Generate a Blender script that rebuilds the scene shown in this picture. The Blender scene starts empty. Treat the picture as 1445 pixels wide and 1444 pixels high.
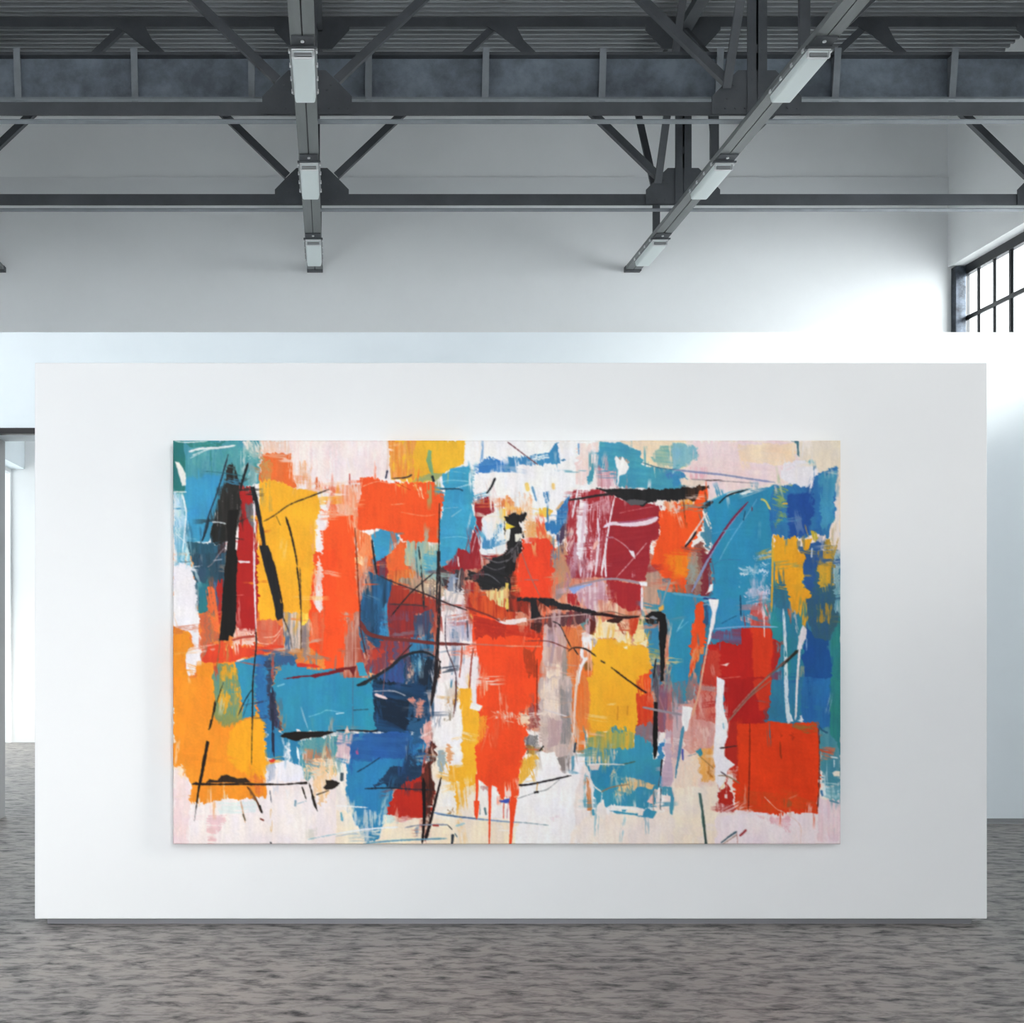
# Gallery hall with a large abstract canvas on a freestanding white board, under dark roof steel.
import bpy, bmesh, math, random
import numpy as np
from mathutils import Vector, Matrix

# light levels
EXPO = 0.0
SKY = 3.5; SKY_COL = (.935, .965, 1.0, 1); GLOW = 4.6
SUN = 9.5; SUN_ANG = 9.0; SUN_DIR = (-1, .40, -.40)
DIM_TINT = (.42, .42, .42)               # added tint dimming sun through unseen window; two faces deep, so acts squared
FRONT_HEAD = 8.4; FRONT_LEFT = -1.4; FRONT_RIGHT = 4.6
PAINT_GAIN = 0.95

# ---------------------------------------------------------------- the painting
# The paint film is laid down stroke by stroke (polygons = palette-knife blocks,
# polylines = brush marks) into a colour field that becomes the colour attribute of the canvas mesh.
PW, PH = 944, 572            # paint samples across / down
OX, OY = 243.5, 621.0        # origin of the sampling frame
RNG = np.random.RandomState(7)
LAT = RNG.rand(256, 256)
IMG = np.zeros((PH, PW, 3)) + np.array([0.968, 0.935, 0.915])
HGT = np.zeros((PH, PW))
K = 250.0 / 1444.0
TILE = {}
for _r, _y in (('A', 610), ('B', 780), ('C', 960)):
    for _c, _x in ((1, 235), (2, 475), (3, 715), (4, 950)):
        TILE['%s%d' % (_r, _c)] = (_x - OX, _y - OY)

def vn(u, v):
    iu = np.floor(u).astype(int); iv = np.floor(v).astype(int)
    fu = u - iu; fv = v - iv
    fu = fu * fu * (3 - 2 * fu); fv = fv * fv * (3 - 2 * fv)
    a = LAT[iv & 255, iu & 255]; b = LAT[iv & 255, (iu + 1) & 255]
    c = LAT[(iv + 1) & 255, iu & 255]; d = LAT[(iv + 1) & 255, (iu + 1) & 255]
    return (a * (1 - fu) + b * fu) * (1 - fv) + (c * (1 - fu) + d * fu) * fv

def streak(x, y, ang, ln=34.0, wd=1.7):
    ca, sa = math.cos(ang), math.sin(ang)
    u = x * ca + y * sa; v = -x * sa + y * ca
    o = RNG.rand(4) * 200
    s = .6 * vn(u / ln + o[0], v / wd + o[1]) + .4 * vn(u / (ln * .35) + o[2], v / (wd * 2.3) + o[3])
    return np.clip((s - .5) * 1.9 + .5, 0, 1)

def hexc(h):
    return np.array([int(h[i:i + 2], 16) / 255.0 for i in (0, 2, 4)])

def _pts(t, p):
    ox, oy = TILE[t]
    return np.array([(ox + p[i] * K, oy + p[i + 1] * K) for i in range(0, len(p), 2)])

def _window(pt, m):
    x0 = max(int(pt[:, 0].min() - m), 0); x1 = min(int(pt[:, 0].max() + m) + 2, PW)
    y0 = max(int(pt[:, 1].min() - m), 0); y1 = min(int(pt[:, 1].max() + m) + 2, PH)
    if x1 <= x0 or y1 <= y0:
        return None
    yy, xx = np.mgrid[y0:y1, x0:x1].astype(float)
    return x0, x1, y0, y1, xx, yy

def _lay(w, a, c1, c2, mix, ang, imp, blot=1.0):
    x0, x1, y0, y1, xx, yy = w
    s = streak(xx, yy, ang, 46, 2.0)
    g = vn(xx / 1.3 + 31.7, yy / 1.3 + 11.3)
    k = np.clip(s * mix, 0, 1)[..., None]
    col = c1 * (1 - k) + c2 * k
    b1 = vn(xx / 23 + 5.1, yy / 31 + 77.7) - .5; b2 = vn(xx / 11 + 63.1, yy / 14 + 7.7) - .5
    tint = np.stack([b1 * .05 + b2 * .05, b1 * .10 + b2 * .04, b1 * .08 - b2 * .05], -1)
    col = col * (1 + (g[..., None] - .5) * .05 + tint * blot * (.35 + .65 * min(1.0, 3 * (c1.max() - c1.min()))))
    IMG[y0:y1, x0:x1] = IMG[y0:y1, x0:x1] * (1 - a[..., None]) + col * a[..., None]
    HGT[y0:y1, x0:x1] = HGT[y0:y1, x0:x1] * (1 - a) + a * (imp * (.5 + .5 * s))

def P(t, p, c, c2=None, mix=.45, e=1.6, dry=0.0, d=90, soft=1.0, al=1.0):
    """a block of paint: ragged edge e (px), dry-brush dropout, stroke direction d (degrees)"""
    pt = _pts(t, p)
    w = _window(pt, e * 3 + soft + 2)
    if w is None:
        return
    x0, x1, y0, y1, xx, yy = w
    inside = np.zeros(xx.shape, bool); dist = np.full(xx.shape, 1e9)
    n = len(pt)
    for i in range(n):
        ax, ay = pt[i]; bx, by = pt[(i + 1) % n]
        if ay != by:
            cr = ((ay > yy) != (by > yy)) & (xx < (bx - ax) * (yy - ay) / (by - ay) + ax)
            inside ^= cr
        ex, ey = bx - ax, by - ay
        L2 = ex * ex + ey * ey + 1e-9
        tt = np.clip(((xx - ax) * ex + (yy - ay) * ey) / L2, 0, 1)
        dist = np.minimum(dist, np.hypot(xx - ax - tt * ex, yy - ay - tt * ey))
    sd = np.where(inside, -dist, dist)
    ang = math.radians(d)
    o = RNG.rand(2) * 200
    sd = sd + e * 2.2 * (vn(xx / 13 + o[0], yy / 13 + o[1]) - .5) + e * 1.1 * (vn(xx / 4 + o[1], yy / 4 + o[0]) - .5) + e * .35 * (vn(xx / 1.6 + o[1], yy / 1.6 + o[0]) - .5)
    sd = sd + e * .7 * (streak(xx, yy, ang, 22, 1.6) - .5)
    a = np.clip(.5 - sd / soft, 0, 1) * al
    if dry > 0:
        s = .75 * streak(xx, yy, ang, 30, 1.4) + .25 * vn(xx / 1.6 + o[0], yy / 1.6)
        edge = np.clip(1 + sd / 9.0, 0, 1) * .22
        s = .7 * s + .3 * vn(xx / 9 + o[1], yy / 9 + o[0])
        a = a * np.clip((s - dry * .92 - edge) / .26 + .5, 0, 1)
    c1 = hexc(c)
    cc = hexc(c2) if c2 else np.clip(c1 * .93, 0, 1)
    _lay(w, a, c1, cc, mix if c2 else .4, ang, 1.0)

def L(t, p, c, w0, w1=None, dry=0.0, al=1.0, taper=True):
    """a brush mark along a smoothed polyline; widths in frame units"""
    pt = _pts(t, p)
    w0 = w0 * K; w1 = w0 if w1 is None else w1 * K
    q = []
    n = len(pt)
    for i in range(n - 1):
        p0 = pt[max(i - 1, 0)]; p1 = pt[i]; p2 = pt[i + 1]; p3 = pt[min(i + 2, n - 1)]
        for s in np.linspace(0, 1, 7)[:-1]:
            q.append(.5 * ((2 * p1) + (p2 - p0) * s + (2 * p0 - 5 * p1 + 4 * p2 - p3) * s * s + (3 * p1 - p0 - 3 * p2 + p3) * s ** 3))
    q.append(pt[-1]); q = np.array(q)
    w = _window(q, max(w0, w1) + 3)
    if w is None:
        return
    x0, x1, y0, y1, xx, yy = w
    m = len(q)
    best = np.full(xx.shape, 1e9)
    for i in range(m - 1):
        ax, ay = q[i]; bx, by = q[i + 1]
        ex, ey = bx - ax, by - ay
        tt = np.clip(((xx - ax) * ex + (yy - ay) * ey) / (ex * ex + ey * ey + 1e-9), 0, 1)
        f = (i + tt) / (m - 1)
        ww = (w0 * (1 - f) + w1 * f) * .5
        if taper:
            ww = ww * np.clip(np.minimum(f, 1 - f) * 7 + .3, 0, 1)
        best = np.minimum(best, np.hypot(xx - ax - tt * ex, yy - ay - tt * ey) - ww)
    o = RNG.rand(2) * 200
    best = best + .7 * (vn(xx / 2.5 + o[0], yy / 2.5 + o[1]) - .5)
    a = np.clip(.5 - best, 0, 1) * al
    if min(w0, w1) < 1.0:
        a = a * max(.55, min(1.0, (w0 + w1) * .5 + .1))
    ang = math.atan2(q[-1][1] - q[0][1], q[-1][0] - q[0][0])
    if dry > 0:
        s = streak(xx, yy, ang, 16, 1.2)
        a = a * np.clip((s - dry) / .18 + .5, 0, 1)
    c1 = hexc(c)
    _lay(w, a, c1, np.clip(c1 * .9, 0, 1), .3, ang, .8)

def blur(a, n):
    for _ in range(n):
        q = np.pad(a, ((1, 1), (1, 1)), 'edge')
        a = (q[:-2, 1:-1] + q[2:, 1:-1] + q[1:-1, :-2] + q[1:-1, 2:] + a * 2) / 6
    return a

def smear():
    """drag wet paint: patches of the field are pulled a little along the knife direction"""
    global IMG
    yy, xx = np.mgrid[0:PH, 0:PW].astype(float)
    for ang, seed, amp in ((90, 3.3, 3.6), (8, 41.7, 2.8)):
        th = math.radians(ang)
        A = np.clip((vn(xx / 38 + seed, yy / 38 + seed * 2) - .5) * 4, 0, 1) * amp
        s = (streak(xx, yy, th, 24, 2.2) - .5) * 2 * A
        sx = np.clip(xx + s * math.cos(th), 0, PW - 1).astype(int); sy = np.clip(yy + s * math.sin(th), 0, PH - 1).astype(int)
        IMG = IMG[sy, sx]

def scumble(n):
    """many short dry-brush drags that carry a colour across the seams between blocks"""
    g = IMG.sum(2)
    e = np.abs(np.diff(g, axis=1, append=g[:, -1:])) + np.abs(np.diff(g, axis=0, append=g[-1:]))
    e = blur(np.clip(e, 0, .6), 14).ravel() ** 1.2
    c = np.cumsum(e); c /= c[-1]
    idx = np.searchsorted(c, RNG.rand(n))
    for q in idx:
        y, x = divmod(int(q), PW)
        th = math.radians(90 + RNG.randn() * 8 if RNG.rand() < .72 else RNG.randn() * 10)
        ln = 7 + 20 * RNG.rand(); wd = 1.5 + 5.5 * RNG.rand() ** 1.5
        dx, dy = math.cos(th), math.sin(th)
        k = (ln * .8 + 3) * (1 if RNG.rand() < .5 else -1)
        sx = int(min(max(x + dx * k, 1), PW - 2)); sy = int(min(max(y + dy * k, 1), PH - 2))
        col = IMG[sy, sx].copy()
        if RNG.rand() < .10: col = col * .5 + np.array([.97, .93, .88]) * .5
        w = _window(np.array([(x - ln, y - ln), (x + ln, y + ln)]), 2)
        if w is None: continue
        x0, x1, y0, y1, xx, yy = w
        u = (xx - x) * dx + (yy - y) * dy; v = -(xx - x) * dy + (yy - y) * dx
        m = np.clip(1.15 - (u / ln) ** 2, 0, 1) * np.clip((wd - np.abs(v)) / 1.2 + .3, 0, 1)
        s = streak(xx, yy, th, 18, 1.3)
        a = m * np.clip((s - .42) / .28 + .35, 0, 1) * (.35 + .5 * RNG.rand())
        IMG[y0:y1, x0:x1] = IMG[y0:y1, x0:x1] * (1 - a[..., None]) + col * a[..., None]
        HGT[y0:y1, x0:x1] = np.maximum(HGT[y0:y1, x0:x1], a * .9)

def V(s):
    return [float(v) for v in s.replace(',', ' ').split()]
STROKES = """
P A1 52,60 1444,60 1444,480 52,480 | FAEFEA
P A2 0,60 1444,60 1444,560 0,560 | FBF6F3 F9E9E6
P A3 0,60 780,60 700,420 480,700 0,640 | FCFAF8
P A4 -60,60 1370,60 1370,1100 -60,700 | F2DFD2 EFE0DC
P B1 50,0 1444,0 1444,1444 50,1444 | F08A3A E86A34
P B2 0,0 1444,0 1444,1444 0,1444 | B4523A D8B8A8 mix=.7
P B3 0,0 1444,0 1444,1444 0,1444 | D9795A E8B8A0 mix=.7
P B4 0,0 1370,0 1370,1444 0,1444 | 2F7A9A 3E92A8
P C1 50,600 1444,600 1444,1350 50,1350 | F6EAE6 F3DDDA
P C2 0,600 1444,600 1444,1350 0,1350 | FAEBD6 FAF0E6
P C3 0,500 1444,500 1444,1350 0,1350 | FCF6F3 FAEDE4
P C4 -80,300 1370,300 1370,1350 -80,1350 | F6E4DA F6E2E2
P A1 46,60 740,60 755,200 755,430 560,440 480,480 420,560 370,720 350,900 170,900 160,700 40,480 | 4593A0 62A9B4 mix=.6 e=2
P A1 150,380 460,330 400,560 330,900 170,890 150,640 | 3A94C0 4FA5C6 soft=5 e=3
P A1 200,120 740,110 745,420 560,430 460,330 230,320 | 4A9C9E 74B5B8 mix=.6 dry=.3 d=95
P A1 46,60 130,70 150,250 150,480 40,490 | 2A7B75 2C6F72
P A1 140,66 500,66 430,120 200,130 | 35877F dry=.25 d=0
P A1 560,66 780,66 790,180 700,170 640,140 | F3E9DC dry=.4 d=60
P A1 640,140 760,160 756,420 690,430 660,380 680,250 | A9CFCB dry=.5
L A1 170,160 290,130 420,125 560,105 | EEF0EE 20 16 dry=.1
L A1 200,190 330,140 480,120 | DDE8E8 8
L A1 190,210 310,150 | DDE8E8 5
L A1 60,66 150,80 330,70 | E6EEEA 10
P A1 70,240 100,243 135,290 155,340 152,430 125,433 95,350 | F2F1E8 e=.8
P A1 60,495 100,560 122,620 110,720 75,780 55,640 | E9EDE6 dry=.2
P A1 50,480 125,500 160,660 165,900 190,1110 150,1115 52,1090 | 5CABC6 E6EEF0 mix=.75 dry=.15
L A1 55,485 160,485 | E8EEEA 10
L A1 122,490 155,640 150,760 125,1000 | EAF1F2 16 8
L A1 70,820 150,900 | E8F0F0 5
P A1 52,1060 190,1100 215,1180 240,1300 255,1460 46,1460 | F3EEF1 e=2.5
P A1 168,898 350,903 430,910 480,890 470,960 380,1040 340,1110 280,1125 212,1080 | 2E5D73 22434F mix=.6
P A1 205,1060 345,1105 400,1080 480,1000 480,1200 450,1460 245,1460 | 2C5866 3A4A66 mix=.6
P A1 490,250 545,260 590,380 640,330 600,640 575,760 560,900 440,900 355,910 365,730 420,520 480,330 | 24221F 3E3A36 mix=.5 dry=.1 e=2.2
P A1 365,740 480,750 480,900 350,912 | 1F1E1B 2A2A2A
P A1 430,910 480,880 480,1180 400,1180 380,1060 | 4A3A3E 2A2022 dry=.15
L A1 370,730 420,735 480,745 | C8CCCC 14 dry=.2
L A1 480,930 420,1000 370,1070 330,1100 | 8A7A80 8
L A1 450,1035 380,1045 | A8A8B0 7
P A1 600,430 690,440 700,560 745,700 745,1460 555,1460 575,900 600,640 | B5221F A81C20 mix=.5
P A1 420,1210 460,1200 440,1460 400,1460 | BE3026
P A1 500,640 580,630 566,760 555,940 572,1020 562,1300 564,1460 438,1460 470,1200 480,1000 490,850 | 171413 221F1C e=1
P A1 635,560 690,570 728,610 722,860 690,770 660,690 | 5E5A5E 8A8A90 dry=.25
P A1 760,60 1100,64 1040,230 1010,180 770,180 | F8DECF F2C4A0 mix=.7 dry=.2
P A1 752,165 1010,175 1050,440 850,405 756,440 | F26A2C EB7C45 mix=.5 e=2
P A1 752,180 860,240 850,410 760,440 | D9944C B89A70 dry=.25
P A1 1000,60 1444,60 1444,440 1290,440 1200,475 1060,450 1030,230 | FBEEEA F8DAD6 mix=.6
P A1 1020,200 1190,260 1190,470 1060,450 1040,330 | F8C49A dry=.45
P A1 1200,360 1250,350 1290,440 1260,490 1210,470 | EE7A4A dry=.3
P A1 760,400 860,395 1060,450 1190,470 1230,480 1245,620 1205,760 1205,1100 1190,1280 1170,1460 735,1460 740,1080 745,780 756,640 | FBB42C F7AA26 e=1.6
P A1 760,420 850,410 860,640 770,640 | D8A548 A8A070 dry=.35
P A1 1120,1120 1205,1100 1190,1250 1120,1180 | F48A26 dry=.2 d=0
P A1 1230,420 1444,440 1444,670 1310,655 1280,480 | EE6A42 F4A890 mix=.7 dry=.18
P A1 1250,630 1444,660 1444,1460 1180,1460 1200,1200 1250,900 | FF5A24 F9531F
P A1 1238,640 1322,640 1302,760 1260,800 1266,1000 1264,1400 1195,1400 1208,1100 1205,1000 1218,760 | FAEFEE F4DDE0 e=1.4
P A1 1280,470 1340,480 1310,550 1280,550 | F8EDE6 dry=.1
P A1 678,440 715,438 742,540 762,650 800,850 822,1000 850,1100 900,1300 915,1460 884,1460 860,1330 800,1130 772,980 775,890 740,690 700,560 | 1B1B1E 2A2B2E e=.6
L A1 862,1050 895,1190 940,1390 | 241C18 18 10
L A1 790,725 870,680 1000,590 1150,530 1320,465 | 33281F 7 11
L A1 970,690 1010,820 1050,1000 1062,1085 | 2A2118 20 10
L A1 1060,1095 1080,1250 1092,1444 | 2A2118 14 10
L A1 890,680 925,755 | 6A4A20 5
L A1 500,180 420,460 340,680 290,870 | 2B3A45 14 9
P A1 470,330 490,330 420,560 360,760 345,890 300,890 340,720 400,520 | 3F90AE 367D9A
L A1 345,700 320,800 285,890 | 20303A 16
L A1 662,250 615,400 600,480 | 1D2022 22 16
L A1 300,315 460,330 620,355 | 2A6A78 6
L A1 708,560 718,760 712,1080 722,1460 | F1E4E6 20 16 dry=.2
P A1 575,1045 680,1048 680,1066 600,1066 | F1E8E8 e=.6
L A1 560,1330 630,1325 | D86A60 6
P A1 340,1240 390,1240 400,1460 330,1460 | F0703C dry=.15
P B1 48,100 195,130 225,260 245,400 265,600 295,890 240,890 235,1010 160,1010 150,830 205,760 195,650 46,600 | F4EFF1 e=1.6
P B1 195,0 480,0 470,200 420,420 350,240 340,120 290,140 215,100 | 2D5468 26323E mix=.6 dry=.08
P B1 240,240 335,220 335,480 262,490 250,350 | 2E8288 2A6A80
P B1 370,240 415,200 410,420 385,400 | 4A6A94 dry=.1
L B1 350,290 375,440 405,640 | F4733C 75 60 dry=.15
P B1 262,490 345,470 400,640 440,700 360,720 350,880 292,882 | A26C58 E8683A mix=.8 dry=.05 e=3
P B1 560,-20 738,-20 738,440 720,670 555,620 | B5221E AA1C1C e=1.4
P B1 412,230 460,220 440,480 425,580 400,420 | BE2A22
P B1 482,-20 566,-20 572,60 560,200 562,450 556,640 545,700 510,680 500,715 425,715 450,450 470,200 | 161312 1E1B18 e=1
P B1 552,600 720,640 785,700 720,742 525,757 540,710 | F6DCCF F0B8A8 mix=.7 dry=.12 d=-8
L B1 530,715 620,690 720,680 | C04A3A 18
P B1 355,735 520,720 530,760 730,750 940,730 955,795 760,835 600,865 420,905 295,890 | EA4A28 D23A28 e=2
P B1 430,740 510,730 490,800 450,790 | F59A50 dry=.2
P B1 735,555 890,545 945,600 950,750 735,745 | E0583A D88A70 mix=.7 dry=.05
L B1 780,690 880,680 945,600 | F0B8A0 8
L B1 720,730 850,740 930,650 | F0B8A0 6
P B1 735,-20 1205,-20 1190,280 1170,490 1090,500 940,500 890,545 752,548 | FBB42C F7A824 e=1.6
P B1 940,490 1095,490 1100,800 955,785 | E8CCB6 8A8A8C mix=.8 dry=.05
P B1 1098,560 1168,540 1168,880 1090,870 | D0A080 6A6A78 mix=.8
P B1 1088,480 1168,480 1160,540 1100,590 | FFD552 dry=.05
P B1 1140,830 1270,780 1270,930 1160,900 | E89040 E8602F mix=.7 dry=.1
P B1 1000,790 1120,780 1120,900 1000,870 | E08838 dry=.3 d=0
P B1 1195,-20 1444,-20 1444,960 1280,945 1275,860 1168,760 1165,500 | FF5522 F94F1F
P B1 1175,480 1275,440 1275,760 1168,700 | EE5A30 F08A60 mix=.6 dry=.12
P B1 1238,-20 1264,-20 1266,470 1240,490 1190,410 1200,250 | F8ECEA F0A890 mix=.7 dry=.12
P B1 732,840 860,822 960,808 1065,850 1050,925 900,925 870,1010 760,1010 | 30638A 4A5A80 mix=.5 dry=.1
P B1 46,590 130,640 190,650 200,740 150,830 160,1000 205,1090 240,1010 246,890 400,905 550,905 600,1080 620,1370 560,1400 400,1460 46,1460 | F59A24 F28A28 e=1.8
P B1 370,905 560,905 610,1090 620,1370 500,1390 400,1380 370,1180 | 8E9456 5A8E86 mix=.9 dry=.12 e=4
P B1 440,920 570,925 580,1060 500,1040 460,1080 | DFA02C dry=.2 e=3
P B1 420,1110 500,1120 520,1240 470,1330 410,1200 | E3A22C dry=.35 e=3
P B1 545,1100 600,1090 600,1180 560,1180 | E8A42A dry=.25
P B1 550,890 720,850 725,1330 620,1350 600,1080 | 3592B2 2E86A6
P B1 720,840 805,850 830,1100 880,1460 790,1460 730,1300 | 3080B4 2A5C98 mix=.7
P B1 560,880 640,860 630,870 570,890 | F6EDE4 e=.6
P B1 790,890 875,870 860,1180 905,1260 945,1420 830,1400 825,1100 | 303C54 4A5A7A mix=.5
P B1 870,1000 950,890 1040,912 1280,940 1360,935 1444,960 1444,1460 945,1460 905,1260 862,1160 | 3491B3 2F87AA mix=.6
P B1 1060,905 1200,905 1260,935 1200,940 1060,925 | E03A26 e=.8
P B1 948,1030 1100,1005 1190,992 1310,975 1444,945 1444,968 1330,990 1210,1020 1120,1012 | 7C1822 e=.8
L B1 722,600 728,760 705,1000 700,1150 697,1444 | 20222A 12 10
L B1 690,1120 640,1200 580,1330 | 1F3038 9
L B1 620,1340 670,1190 | 2A4048 4
L B1 395,1200 360,1400 340,1444 | 2A2A18 12
L B1 1150,1340 1250,1310 1310,1285 1444,1310 | 78B8CC 7
L B1 900,1090 960,1070 | 78B8CC 12
L B1 940,500 960,560 995,640 | 2A1F1C 8
P B1 885,420 945,410 945,520 905,550 885,500 | 201A18 e=.8
L B1 1085,120 1095,480 1092,800 | 5A4028 8
L B1 960,560 1000,660 1020,780 | 6A5A54 6
L B1 420,700 430,760 400,960 | 7A6A40 6
P B1 752,-60 820,-60 850,0 878,120 905,250 930,400 945,480 945,535 905,550 885,500 880,430 850,320 815,180 778,40 | 1B1B1E 2A2B2E e=.6
L B1 862,60 895,190 942,420 | 241C18 18 10
L B1 708,-20 712,80 718,380 728,640 | F1E4E6 15 12 dry=.25
P C1 46,-20 370,-20 400,330 560,370 640,310 690,300 740,255 785,350 800,560 810,960 660,990 400,975 270,1020 208,1030 185,980 182,850 80,700 46,690 | F8972A F69024 e=2
P C1 560,370 640,310 690,300 740,255 785,350 800,560 805,800 660,800 500,640 500,420 | FBAA22 F9A424 e=2 soft=3
P C1 380,180 560,300 620,340 500,380 400,350 370,260 | 8E9456 dry=.35 e=4 soft=3
P C1 46,690 120,700 185,830 185,1000 180,1350 46,1350 | F2D6D4 F6E4E0 mix=.6 e=3 soft=4
P C1 46,700 110,700 160,800 90,780 | F6D8B8 dry=.3
P C1 185,1010 440,985 810,960 1100,880 1444,1000 1444,1350 180,1350 | F7ECE9 F6E6E0 e=3
P C1 330,1100 490,1100 430,1240 400,1350 330,1350 | F0C8CA dry=.35 d=4
P C1 420,1000 740,980 720,1090 420,1090 | E6ECE8 dry=.3 d=0
P C1 800,560 835,300 930,420 1080,490 1110,690 960,660 870,650 805,630 | 2E82AC 2A74A0
L C1 858,60 860,300 865,500 870,640 | 2A2C40 34 16 dry=.2
P C1 830,120 870,120 935,370 930,420 860,360 | 322F44 4A5478 mix=.5
P C1 1080,490 1444,430 1444,720 1110,800 1085,660 | 4A949E 8AA8A0 mix=.5
P C1 1110,540 1200,560 1300,520 1380,640 1240,720 1120,660 | C08868 dry=.4
P C1 1125,660 1444,590 1400,720 1330,830 1300,980 1240,1020 1160,800 | F3C489 F6DCC0 mix=.5 dry=.2 e=4
P C1 880,655 1090,660 1112,810 810,835 815,640 | F4F0F5 e=2.5
P C1 810,640 880,650 890,800 815,835 | 9AA8C0 F0E8F0 mix=.9 dry=.2
P C1 830,655 870,640 890,650 870,672 845,672 | D8382A e=.6
P C1 940,620 985,490 1000,650 | F4F2F4 dry=.15
P C1 1055,530 1075,560 1085,650 1062,640 | EEF4F6 e=.6
P C1 1390,430 1444,430 1444,600 1400,560 | D8C0C8 dry=.25
P C1 910,460 960,425 1090,416 1380,420 1300,445 1250,465 1130,475 1050,497 960,472 | 1C1613 e=.8
P C1 325,495 345,505 300,740 268,900 228,1150 220,1150 245,920 275,740 | 1E1812 e=.6
L C1 460,20 395,220 350,400 | 3A3A20 6 9
L C1 395,180 385,260 | 1F1A12 14
L C1 365,320 348,390 | 1F1A12 16
P C1 205,850 235,830 270,842 640,842 940,845 1140,830 1145,845 950,858 640,856 240,858 | 221A15 e=.6
P C1 320,836 350,814 410,816 440,780 490,768 545,795 580,805 640,798 690,838 | 2B211A 4A3420 mix=.5 e=.8
P C1 660,800 720,760 800,780 800,960 740,960 690,880 | F0803A dry=.4
L C1 697,0 696,300 692,520 690,690 | 2A2018 9 5
L C1 655,870 720,960 775,1085 | 5A3218 12 16
P C1 670,870 730,960 740,1010 690,960 | 8A5A30 e=1 dry=.1
L C1 755,1020 775,1085 | 241A16 16
P C1 1148,810 1175,860 1205,960 1230,1075 1190,1010 1160,880 | 241C16 e=.8
L C1 1102,870 1135,970 | 2A2018 14 8
P C1 1270,880 1300,850 1295,815 1350,810 1375,820 1415,840 1370,882 1300,895 | 261E1A e=1
L C1 1215,938 1320,900 | 3A3026 8
P C1 1425,760 1440,760 1438,820 1420,820 | 4A6070 e=.6
L C1 600,980 640,1170 | D8A880 12 8 dry=.2
L C1 620,1090 640,1150 | 6A5A40 12
L C1 760,1130 790,1145 | 7A3020 14
L C1 1050,980 1045,1030 | 8AA8B8 16
L C1 840,900 850,1000 | 5A5A60 6 dry=.3
L C1 850,1050 850,1240 | F2D0A0 18 dry=.3
L C1 1150,1300 1250,1280 1444,1245 | 7ABCCC 5
L C1 1420,1080 1430,1150 | 6AB0C0 18 dry=.3
P C1 1130,1220 1220,1210 1220,1300 1140,1290 | E8E0D4 dry=.2 soft=3
L C1 845,1325 850,1335 | 333333 10
L C1 1060,1010 1140,985 | 8AB0BC 4
P A2 -10,60 412,60 440,200 420,362 200,372 160,440 -10,440 | FBEDEA F8DCDA mix=.55
P A2 413,60 1045,60 1045,262 920,300 860,350 790,370 780,402 600,402 440,370 430,200 | F9BF35 F7B62C e=1.4
P A2 413,60 640,66 620,370 440,372 430,200 | EF8A34 F6C070 mix=.6 dry=.22
P A2 640,350 860,340 800,400 600,400 | A8B070 dry=.25 d=0
P A2 728,230 748,145 770,150 776,280 786,352 760,320 | 84B27C e=1
L A2 410,66 418,200 400,380 | F4D8CC 14
P A2 -10,440 200,430 200,800 -10,670 | F07040 FAD8CC mix=.75 dry=.08
P A2 -10,560 130,600 130,690 -10,660 | F4B090 dry=.25
P A2 190,372 330,368 460,402 600,400 790,402 860,480 882,540 852,640 842,895 560,890 500,825 360,792 160,800 190,500 | FF5B24 F7521F mix=.5 e=1.6
P A2 620,420 690,430 725,520 660,500 | F8CCA8 dry=.25 d=70
P A2 480,420 545,405 510,455 | F8A23A e=.8
L A2 210,440 330,400 450,420 | FFB090 6
L A2 440,590 560,580 | FF9A70 6
L A2 520,650 700,680 800,670 | FF9068 6
L A2 470,400 600,470 | D8401A 5
P A2 -10,650 130,682 150,800 190,1460 -10,1460 | FF5A24 F9531F
P A2 130,440 160,440 180,1000 170,1100 145,800 | F47A48 F8D0B8 mix=.6 dry=.2
P A2 160,800 290,830 305,1085 240,1135 160,1180 | F3743C FAC8A0 mix=.7 dry=.02 e=3
P A2 170,1010 240,1020 230,1090 180,1080 | FFE2A8 dry=.2
P A2 430,960 520,880 570,900 575,1190 400,1170 400,1040 | EE6A30 E85A30
P A2 400,1120 640,1120 640,1240 420,1230 | D8582C E8A050 mix=.7 dry=.1
P A2 560,885 840,890 830,1190 700,1190 560,1060 | 79AEB2 D8C090 mix=.85 dry=.05 e=3
P A2 700,980 830,960 825,1180 720,1150 | 5AA8C0 dry=.25 d=10
P A2 860,350 930,298 1090,268 1117,400 1112,500 1098,560 1112,660 1132,720 1108,820 1090,900 1085,985 1040,940 990,940 940,1030 840,1105 842,700 872,520 | 43A5C8 3595BC mix=.6 d=3 e=1.8
P A2 1060,280 1105,280 1112,340 1080,350 | 2F6F8C dry=.2
L A2 860,400 940,390 1080,400 | 8AC8DC 7 dry=.2
L A2 870,620 990,610 | 8AB8CC 5
L A2 930,690 1020,625 | 90C0D0 7
L A2 860,860 1000,850 1080,870 | 7AC0D8 6 dry=.2
P A2 795,400 870,390 860,440 830,450 | E8F0F2 dry=.1
P A2 278,835 360,793 500,820 512,870 440,960 400,1000 382,1030 386,1075 312,1078 295,900 | 3F9EC8 3691BC d=20
P A2 430,930 510,890 430,985 | B8CCD0 dry=.15
P A2 310,1080 400,1010 412,1130 400,1190 325,1190 | 92262A
P A2 990,940 1085,985 1090,900 1132,720 1108,560 1250,515 1282,640 1190,700 1160,1000 1185,1115 850,1115 940,1030 | A2242C 8E1F28 mix=.5 d=70
P A2 1110,530 1220,520 1200,580 1110,580 | 8A90A8 dry=.3
L A2 1140,820 1100,980 | D8B0B0 6 dry=.3
L A2 985,1010 995,1100 | F0E0DC 10
P A2 820,1100 1010,1110 1060,1170 1010,1270 900,1275 815,1245 | 3A3438 5A4A50 mix=.6 e=3
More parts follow.
